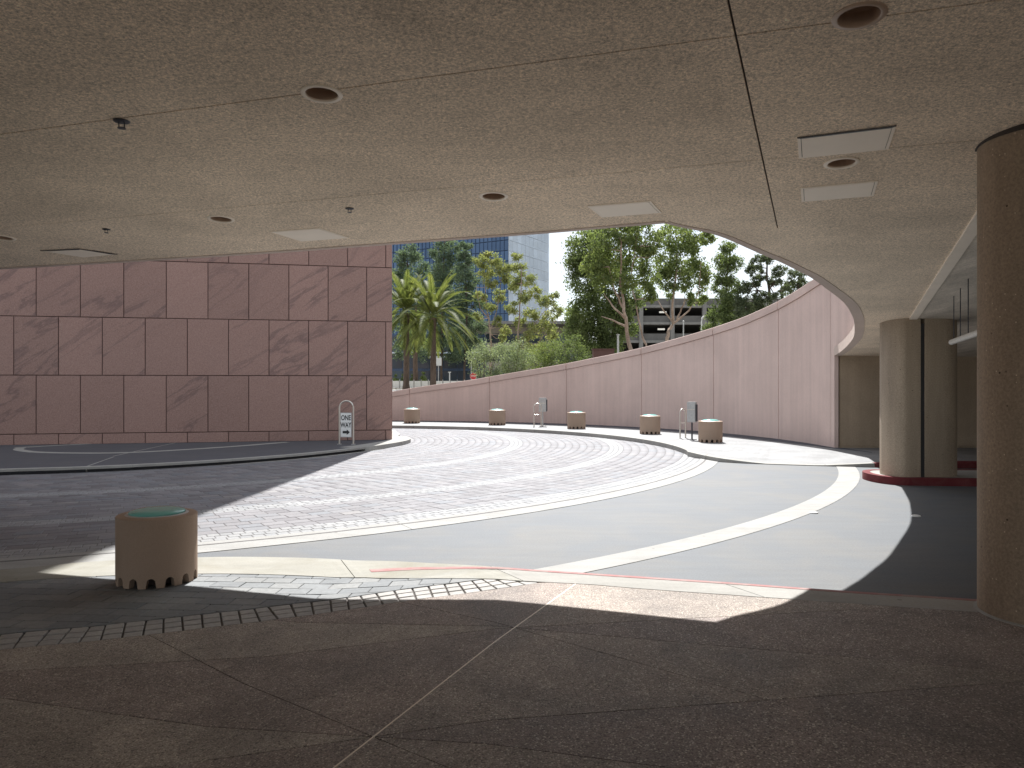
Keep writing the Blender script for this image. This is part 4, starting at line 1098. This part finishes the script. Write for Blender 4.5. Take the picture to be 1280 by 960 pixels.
tree('eucalyptus_tree', 'airy yellow-green eucalyptus leaning in front of the pale tower face', G1, 76, (655, 462), [[(657, 468), (653, 445), (647, 420), (650, 385), (652, 345)], [(650, 430), (668, 405), (684, 385)], [(655, 455), (672, 430), (690, 405)]],
     [(646, 322, 7), (652, 338, 9), (642, 352, 9), (660, 352, 9), (670, 368, 9), (652, 372, 9), (640, 385, 8), (664, 392, 9), (680, 378, 8), (693, 374, 8), (698, 390, 8), (684, 400, 9), (650, 404, 8), (668, 414, 9), (690, 416, 8), (654, 428, 9), (678, 432, 9), (664, 442, 9), (646, 440, 7)], .32, 22, ('leaf_light', 'bark_pale'), .5, .14, dens=1.2)
G2 = 'blue-green conifers behind the palms'
tree('conifer_tree', 'blue-green conifer peeking out above the first palm beside the granite wall', G2, 100, (512, 470), [[(508, 480), (509, 400), (510, 310)]],
     [(508, 312, 10), (500, 324, 9), (518, 322, 10), (528, 336, 9), (508, 340, 11), (496, 348, 9), (520, 356, 11), (506, 372, 12), (526, 384, 12), (500, 404, 12), (516, 416, 13), (502, 436, 12), (526, 440, 10)], .4, 24, ('leaf_blue', 'bark_dark'), .1, .2, dens=.9)
tree('conifer_tree', 'tall blue-green conifer rising between the two palms and the tower', G2, 96, (552, 470), [[(551, 482), (553, 400), (556, 300)]],
     [(556, 300, 9), (548, 312, 11), (564, 314, 11), (556, 328, 12), (544, 338, 12), (566, 340, 12), (553, 354, 13), (566, 366, 13), (542, 370, 12), (558, 386, 14), (572, 396, 13), (546, 402, 13), (562, 418, 13), (576, 428, 12), (548, 432, 11), (566, 446, 10)], .4, 24, ('leaf_blue', 'bark_dark'), .1, .2, dens=.9)
tree('conifer_tree', 'slim pointed blue-green conifer next to the yellow-green eucalyptus', G2, 92, (583, 470), [[(580, 482), (583, 400), (582, 308)]],
     [(582, 308, 7), (580, 320, 9), (588, 330, 9), (578, 342, 11), (590, 352, 10), (582, 366, 12), (594, 378, 11), (576, 384, 11), (588, 398, 12), (598, 410, 10), (580, 416, 12), (592, 430, 11), (578, 440, 10)], .4, 24, ('leaf_blue', 'bark_dark'), .1, .18, dens=.95)

def shrub(px, py, Y, clumps, label, mat='leaf_silver', name='shrub', group='shrubs along the top of the curved wall', leaf=.17, dens=1.6):
    b = at(px, py, Y); b.z = 1.05; k = Y/F
    t_ = tag(empty(name, tuple(b)), label, 'shrub', group); cl = []
    for cx, cy, r in clumps:
        dy = random.uniform(-.8, .8); p = at(cx, cy, Y+dy)-b; cl.append((tuple(p), (r*k, r*k*1.2, r*k*.85)))
    m = MB()
    for c, r in cl: m.tube([(0, 0, -.1), tuple(Vector(c)*.5+Vector((0, 0, -.1))), c], [.05, .03, .012], 5)
    m.build('stem', M['bark_dark'], t_); crown_mesh('foliage', cl, leaf, 22, M[mat], t_, .1, .5, .55, dens)
shrub(604, 470, 50, [(594, 446, 11), (606, 438, 12), (618, 446, 12), (600, 460, 12), (614, 464, 10), (624, 434, 9)], 'silver-green rounded shrub beside the stop sign')
shrub(640, 466, 52, [(634, 440, 13), (648, 436, 12), (640, 454, 13), (656, 450, 11), (630, 460, 10), (650, 463, 9)], 'silver-green shrub under the airy eucalyptus')
shrub(677, 458, 54, [(668, 444, 12), (682, 438, 12), (676, 456, 11), (692, 450, 11), (664, 460, 9), (696, 432, 9)], 'fresh green shrub between the silver shrub and the dark one', 'leaf_mid')
shrub(715, 452, 50, [(706, 436, 11), (718, 428, 11), (714, 446, 11), (728, 440, 10), (702, 450, 9), (736, 448, 9)], 'dark green shrub beside the brown utility box', 'leaf_dark')
for i, (px, py, h) in enumerate(((495, 484, 15), (505, 484, 15), (516, 483, 13), (529, 482, 15))):
    shrub(px, py, 92, [(px, py-h*.25, 4.5), (px, py-h*.6, 3.4), (px, py-h, 2)], ('little pointed bush by the pale fence, nearest the granite wall', 'little pointed bush behind the first palm trunk', 'little pointed bush between the palm trunks', 'little pointed bush by the pale fence, just before the second palm')[i], 'leaf_mid', 'young_bush', 'young bushes by the pale fence', .14, 5)

# palms
def palm(px, crown_py, Y, label, rad, nf=58, third=False):
    top = at(px, crown_py, Y); b = Vector((top.x, Y, 1.05)); H = top.z-1.05
    t_ = tag(empty('palm_tree', tuple(b)), label, 'palm tree', 'palms beside the granite wall'); m = MB(); n = 26; pts = []; rr2 = []
    for i in range(n+1):
        f = i/n; pts.append((.05*math.sin(f*3), .04*math.cos(f*4), H*f)); rr2.append(.30-.05*f+(.012 if i % 2 else -.012)+(.17*max(0, (f-.86)/.14) if f > .86 else 0)+(.08*max(0, 1-f/.1)))
    m.tube(pts, rr2, 14); m.build('trunk', M['bark_palm'], t_, True)
    V = []; Q = []; k = 0
    for i in range(nf):
        el = math.radians(78-108*(i/nf)**1.05); az = i*2.39996+random.uniform(-.15, .15); Lf = rad*random.uniform(.88, 1.12)*(.75+.25*min(1, i/20))
        d = Vector((math.cos(az)*math.cos(el), math.sin(az)*math.cos(el), math.sin(el))); p = Vector((0, 0, H+.15))+d*.2; rach = [p.copy()]
        for s in range(13):
            d = (d+Vector((0, 0, -.072-.028*s/13*2))).normalized(); p = p+d*Lf/13; rach.append(p.copy())
        side = d.cross(Vector((0, 0, 1))).normalized()
        for s in range(1, 13):
            for h in range(3):
                c = rach[s].lerp(rach[s+1], h/3); tg = (rach[s+1]-rach[s]).normalized(); up = side.cross(tg).normalized()
                f = (s+h/3)/13; ll = .52*rad/4.6*math.sin(math.pi*min(1, .12+f*.86))**.6
                for sg_ in (-1, 1):
                    dr = (side*sg_*.62+tg*.95+up*.2+Vector((0, 0, -.16))).normalized(); w = tg*.075
                    V += [c-w, c+w, c+dr*ll+w*.2, c+dr*ll-w*.2]; Q.append((k, k+1, k+2, k+3)); k += 4
        for s in range(13):
            w = Vector((0, 0, .02)); w2 = side*.025
            V += [rach[s]-w2, rach[s]+w2, rach[s+1]+w2*.6, rach[s+1]-w2*.6]; Q.append((k, k+1, k+2, k+3)); k += 4
    fast_mesh('crown', [tuple(v) for v in V], Q, M['frond'], t_)
palm(507.5, 392, 74, 'palm tree half hidden by the corner of the granite wall', 5.4)
palm(541, 398, 72, 'full palm tree standing clear of the granite wall', 5.6)
pt = at(520, 470, 84); stump = tag(empty('tree_trunk', (pt.x, pt.y, 1.05)), 'plain dark trunk rising just behind the first palm', 'tree')
MB().tube([(0, 0, 0), (-.1, 0, 3), (.1, 0, 6.5), (0, 0, 9)], [.3, .26, .22, .12], 10).build('trunk', M['bark_palm'], stump, True)
crown_mesh('crown', [((-.6, 0, 6.2), (1.1, 1.1, .9)), ((.9, .2, 5.2), (1, 1, .8)), ((.2, -.3, 7.4), (1.2, 1.2, 1)), ((-1, .3, 4.4), (.8, .8, .6))], .3, 22, M['leaf_mid'], stump, .2, .45)

# ================================================================== BUILDINGS AND STREET THINGS BEYOND
def mat_glass(name, base, metal, rough, spec=.5):
    t = NT(name); r = t.n('ShaderNodeObjectInfo').outputs['Random']; n = t.noise(.06, 4, .6, t.pos((1, 1, 3)))
    c = t.mix(1, base, t.ramp(r, [(0, .86), (1, 1.12)]), 'MULTIPLY'); c = t.mix(1, c, t.ramp(n, [(.3, .9), (.7, 1.1)]), 'MULTIPLY')
    return t.fin(c, rough, metal, spec)
M['glass_blue'] = mat_glass('blue_tower_glass', (.075, .115, .185), .85, .12)
M['glass_pale'] = mat_glass('pale_tower_glass', (.76, .82, .88), .5, .25)
M['spandrel'] = mat_plain('tower_spandrel', (.06, .09, .15), .3, .8)
M['mullion'] = mat_plain('pale_mullion', (.54, .60, .66), .4, .5)
M['glass_dark'] = mat_glass('dark_podium_glass', (.045, .065, .085), .3, .1)
M['conc_grey'] = mat_plain('parking_concrete', (.13, .126, .12), .9, var=.15, sc=1.5)
M['conc_pale'] = mat_plain('pale_parking_concrete', (.215, .21, .20), .9, var=.12, sc=1.5)
M['conc_beige'] = mat_plain('beige_concrete', (.42, .38, .33), .9, var=.12, sc=.8)
tA = Vector((-1.4, 300)); tR = Vector((15.7, 331)); tL = Vector((-54, 331))
tow = tag(empty('glass_tower', (tA.x, tA.y, 1.05)), 'tall glass office tower with a deep blue face and a pale face', 'building')
tB = [Vector((0, 0)), tR-tA, tR-tA+(tL-tA), tL-tA]; cen = sum(tB, Vector((0, 0)))/4
MB().prism([p+(cen-p).normalized()*.7 for p in tB], 0, 82).build('tower_core', M['spandrel'], tow)
FH = 4.1
for end, nb, mt in ((tR-tA, 10, 'glass_pale'), (tL-tA, 8, 'glass_blue')):
    d = end.normalized(); w = end.length/nb; ang = math.atan2(d.y, d.x)
    me = MB().box((w/2, 0, FH*.42), (w-.16, .12, FH*(.95 if mt == 'glass_pale' else .90))).mesh('glass_pane', M[mt])
    for fl in range(1, 17):
        for k in range(nb):
            o = link(bpy.data.objects.new('glass_pane', me), tow); o.location = (d.x*w*k, d.y*w*k, 8+FH*fl); o.rotation_euler = (random.uniform(-.006, .006), 0, ang+random.uniform(-.004, .004))
    m = MB()
    sub = 40 if mt == 'glass_pale' else 32
    for k in range(sub+1):
        p = d*end.length*k/sub; q = p+Vector((d.y, -d.x))*(.18 if d.x > 0 else -.18)
        m.box((q.x, q.y, 45), (.16, .16, 72), ang)
    stuff(m.build('mullion', M['mullion' if mt == 'glass_pale' else 'spandrel'], tow))
    m = MB()
    for fl in range(1, 18):
        c = d*end.length/2; m.box((c.x, c.y, 8+FH*fl-.22), (end.length, .4, .16), ang)
    stuff(m.build('floor_band', M['mullion' if mt == 'glass_pale' else 'spandrel'], tow))

pod = tag(empty('glass_podium', (-12, 112, 1.05)), 'low dark glass building behind the palm trunks', 'building')
m = MB().box((-3, 6, 3.9), (22, 11, 7.8)).build('wall', M['spandrel'], pod)
pm = MB().box((0, 0, 0), (1.9, .08, 2.15)).mesh('window', M['glass_dark'])
for r in range(3):
    for k in range(11):
        o = link(bpy.data.objects.new('window', pm), pod); o.location = (-13+2*k, .42, 1.4+2.5*r); o.rotation_euler = (random.uniform(-.01, .01), 0, random.uniform(-.015, .015))
MB().box((-3, .2, 5.1), (22.2, .9, .22)).build('ledge', M['mullion'], pod)
MB().box((2.8, -1.2, 4.4), (5.5, 2.6, .25)).build('awning', M['mullion'], pod)
for s in (.4, 5.2): MB().tube([(s, -2.2, 0), (s, -2.2, 4.3)], .07, 8).build('post', M['galv'], pod)
MB().box((-3, .35, .2), (22.4, .5, .4)).build('plinth', M['conc_pale'], pod)

cbx = tag(empty('concrete_building', (2.5, 142, 1.05)), 'low beige concrete building with dark window bands behind the airy eucalyptus', 'building')
MB().box((0, 8, 5.6), (23, 15.4, 11.2)).build('wall', M['conc_beige'], cbx)
for z in (1.6, 5.0, 8.4):
    for k in range(6):
        MB().box((-9.4+3.75*k, .25, z+.6), (3.5, .1, 1.7)).build('window', M['glass_dark'], cbx)
MB().box((0, .2, 11.3), (23.4, 16, .5)).build('parapet', M['conc_pale'], cbx)

pk = tag(empty('parking_structure', (25.7, 125, 1.05)), 'open grey concrete parking structure seen through the eucalyptus trees', 'building')
kp = 125/F; zz = lambda py: EYE+(480-py)*kp-1.05
X0 = (762-640)*kp-25.7; X1 = (985-640)*kp-25.7
colx = [(px-640)*kp-25.7 for px in (763, 801, 840, 880, 919, 958, 984)]
MB().box(((X0+X1)/2, 19, zz(384)/2), (X1-X0, .4, zz(384))).build('back_wall', M['conc_grey'], pk)
for x in colx: MB().box((x, -.15, zz(372)/2), (.62, .7, zz(372))).build('column', M['conc_pale'], pk)
for lv, (a, b, c) in enumerate(((373, 381.5, 384.5), (394.8, 402.8, 405.6), (417, 425.5, 428.4), (439.5, 447.5, 450.5))):
    MB().box(((X0+X1)/2, 9.6, (zz(b)+zz(c))/2), (X1-X0, 19, zz(b)-zz(c)-.01)).build('deck', M['conc_grey'], pk)
    MB().box(((X0+X1)/2, -.02, (zz(b)+zz(c))/2), (X1-X0, .5, zz(b)-zz(c)+.04)).build('ledge', M['conc_pale'], pk)
    for x0, x1 in zip(colx[:-1], colx[1:]):
        MB().box(((x0+x1)/2, .12, (zz(a)+zz(b))/2), (x1-x0-.64, .3, zz(a)-zz(b))).build('parapet_panel', M['conc_grey'], pk)
tl = NT('lit_tube'); tl.b.inputs['Emission Color'].default_value = (1, .96, .86, 1); tl.b.inputs['Emission Strength'].default_value = .3; M['lit'] = tl.fin((.8, .8, .78), .5)
for i, (px, py) in enumerate(((828.5, 390.2), (826.5, 411.5))):
    p = at(px, py, 127); MB().box((p.x-25.7, 2, p.z-1.05), (1.15, .25, .26)).build('tube_light', M['lit'], pk)
for i, (px, py, h) in enumerate(((843, 373, 1.6), (877.5, 372, 2.3), (884, 372, 2.0))):
    p = at(px, py, 125.5); MB().box((p.x-25.7, .6, p.z-1.05+h/2-.2), (.16, .16, h)).build('post', M['white'], pk)

def post(px, top, Y, r, mat, name, label, cat, arm=False):
    p = at(px, top, Y); t_ = tag(empty(name, (p.x, Y, 1.05)), label, cat); H = p.z-1.05
    pts = [(0, 0, 0), (0, 0, H*.6), (0, 0, H)]
    if arm: pts = [(0, 0, 0), (0, 0, H-.5), (.05, 0, H-.2), (.2, 0, H-.04), (.4, 0, H)]
    MB().tube(pts, r, 10).build('pole', M[mat], t_, True)
    if arm: MB().lathe([(0, .04), (.09, .03), (.11, -.05), (0, -.06)], 14, (.45, 0, H)).build('lamp_head', M['white'], t_, True)
    else: MB().lathe([(r*1.8, 0), (r*1.8, .06), (0, .09)], 12, (0, 0, H)).build('cap', M[mat], t_, True)
    return t_
post(854.3, 402, 78, .06, 'galv', 'metal_post', 'thin grey metal post before the middle bay of the parking structure', 'post')
post(877, 395, 78, .07, 'white', 'street_lamp', 'short white curved-top lamp post in front of the parking structure', 'street lamp', True)
post(772.5, 419, 62, .08, 'galv', 'metal_post', 'grey post behind the two leaning pinkish trunks', 'post')
post(589, 448, 84, .05, 'galv', 'street_lamp', 'slim grey lamp post just before the stop sign', 'street lamp', True)

p = at(591.8, 470.2, 84); ss = tag(empty('stop_sign', (p.x, 84, 1.05)), 'red octagonal STOP sign just above the curved wall', 'sign'); H = p.z-1.05
MB().tube([(0, 0, 0), (0, 0, H+.1)], .035, 8).build('post', M['galv'], ss, True)
oc = [(.38*math.cos(D2R(22.5+45*i)), .38*math.sin(D2R(22.5+45*i))) for i in range(8)]
def flat(pl, y0, y1, z): 
    n = len(pl); m = MB(); return m.add([(x, y0, zz_+z) for x, zz_ in pl]+[(x, y1, zz_+z) for x, zz_ in pl], [tuple(range(n)), tuple(range(2*n-1, n-1, -1))]+[(i, (i+1) % n, (i+1) % n+n, i+n) for i in range(n)])
flat([(x*1.06, z*1.06) for x, z in oc], -.05, -.042, H).build('white_border', M['white'], ss)
flat(oc, -.056, -.0515, H).build('red_plate', M['sign_red'], ss)
o = link(bpy.data.objects.new('lettering', text_mesh('STOP', .27, .8, M['white'])), ss); o.location = (0, -.058, H)

fe = tag(empty('pale_fence', (0, 78, 1.05)), 'low pale panel fence behind the palm trunks', 'fence')
kf_ = 78/F
for k in range(16):
    x = (486+9*k-640)*kf_
    MB().box((x, 0, .5), (.62, .03, .72)).build('panel', M['white'], fe)
    MB().box((x+.365, 0, .5), (.06, .07, 1.0)).build('post', M['galv'], fe)
p = at(548, 452, 90); sb = tag(empty('sign_board', (p.x, 90, 1.05)), 'pale blank board on a post behind the second palm', 'sign')
MB().box((0, 0, p.z-1.05), (.75, .06, .95)).build('board', M['white'], sb); MB().tube([(0, .06, 0), (0, .06, p.z-1.2)], .05, 8).build('post', M['galv'], sb)
p = at(562, 468, 88); pp = tag(empty('white_post', (p.x, 88, 1.05)), 'short white post with crossbar in front of the dark glass building', 'post')
MB().tube([(0, 0, 0), (0, 0, 1.9)], .06, 8).build('pole', M['white'], pp); MB().box((0, 0, 1.9), (.35, .08, .1)).build('crossbar', M['white'], pp)
p = at(755, 437, 46); bxx = tag(empty('utility_box', (p.x, 46, 1.05)), 'brown box top showing over the wall coping beneath the dark tree', 'box')
M['brown'] = mat_plain('brown_painted_metal', (.085, .04, .032), .7)
MB().box((0, .5, (p.z-1.05)/2), (1.24, .9, p.z-1.05)).build('body', M['brown'], bxx); MB().box((0, .5, p.z-1.05+.03), (1.34, 1.0, .06)).build('lid', M['brown'], bxx)
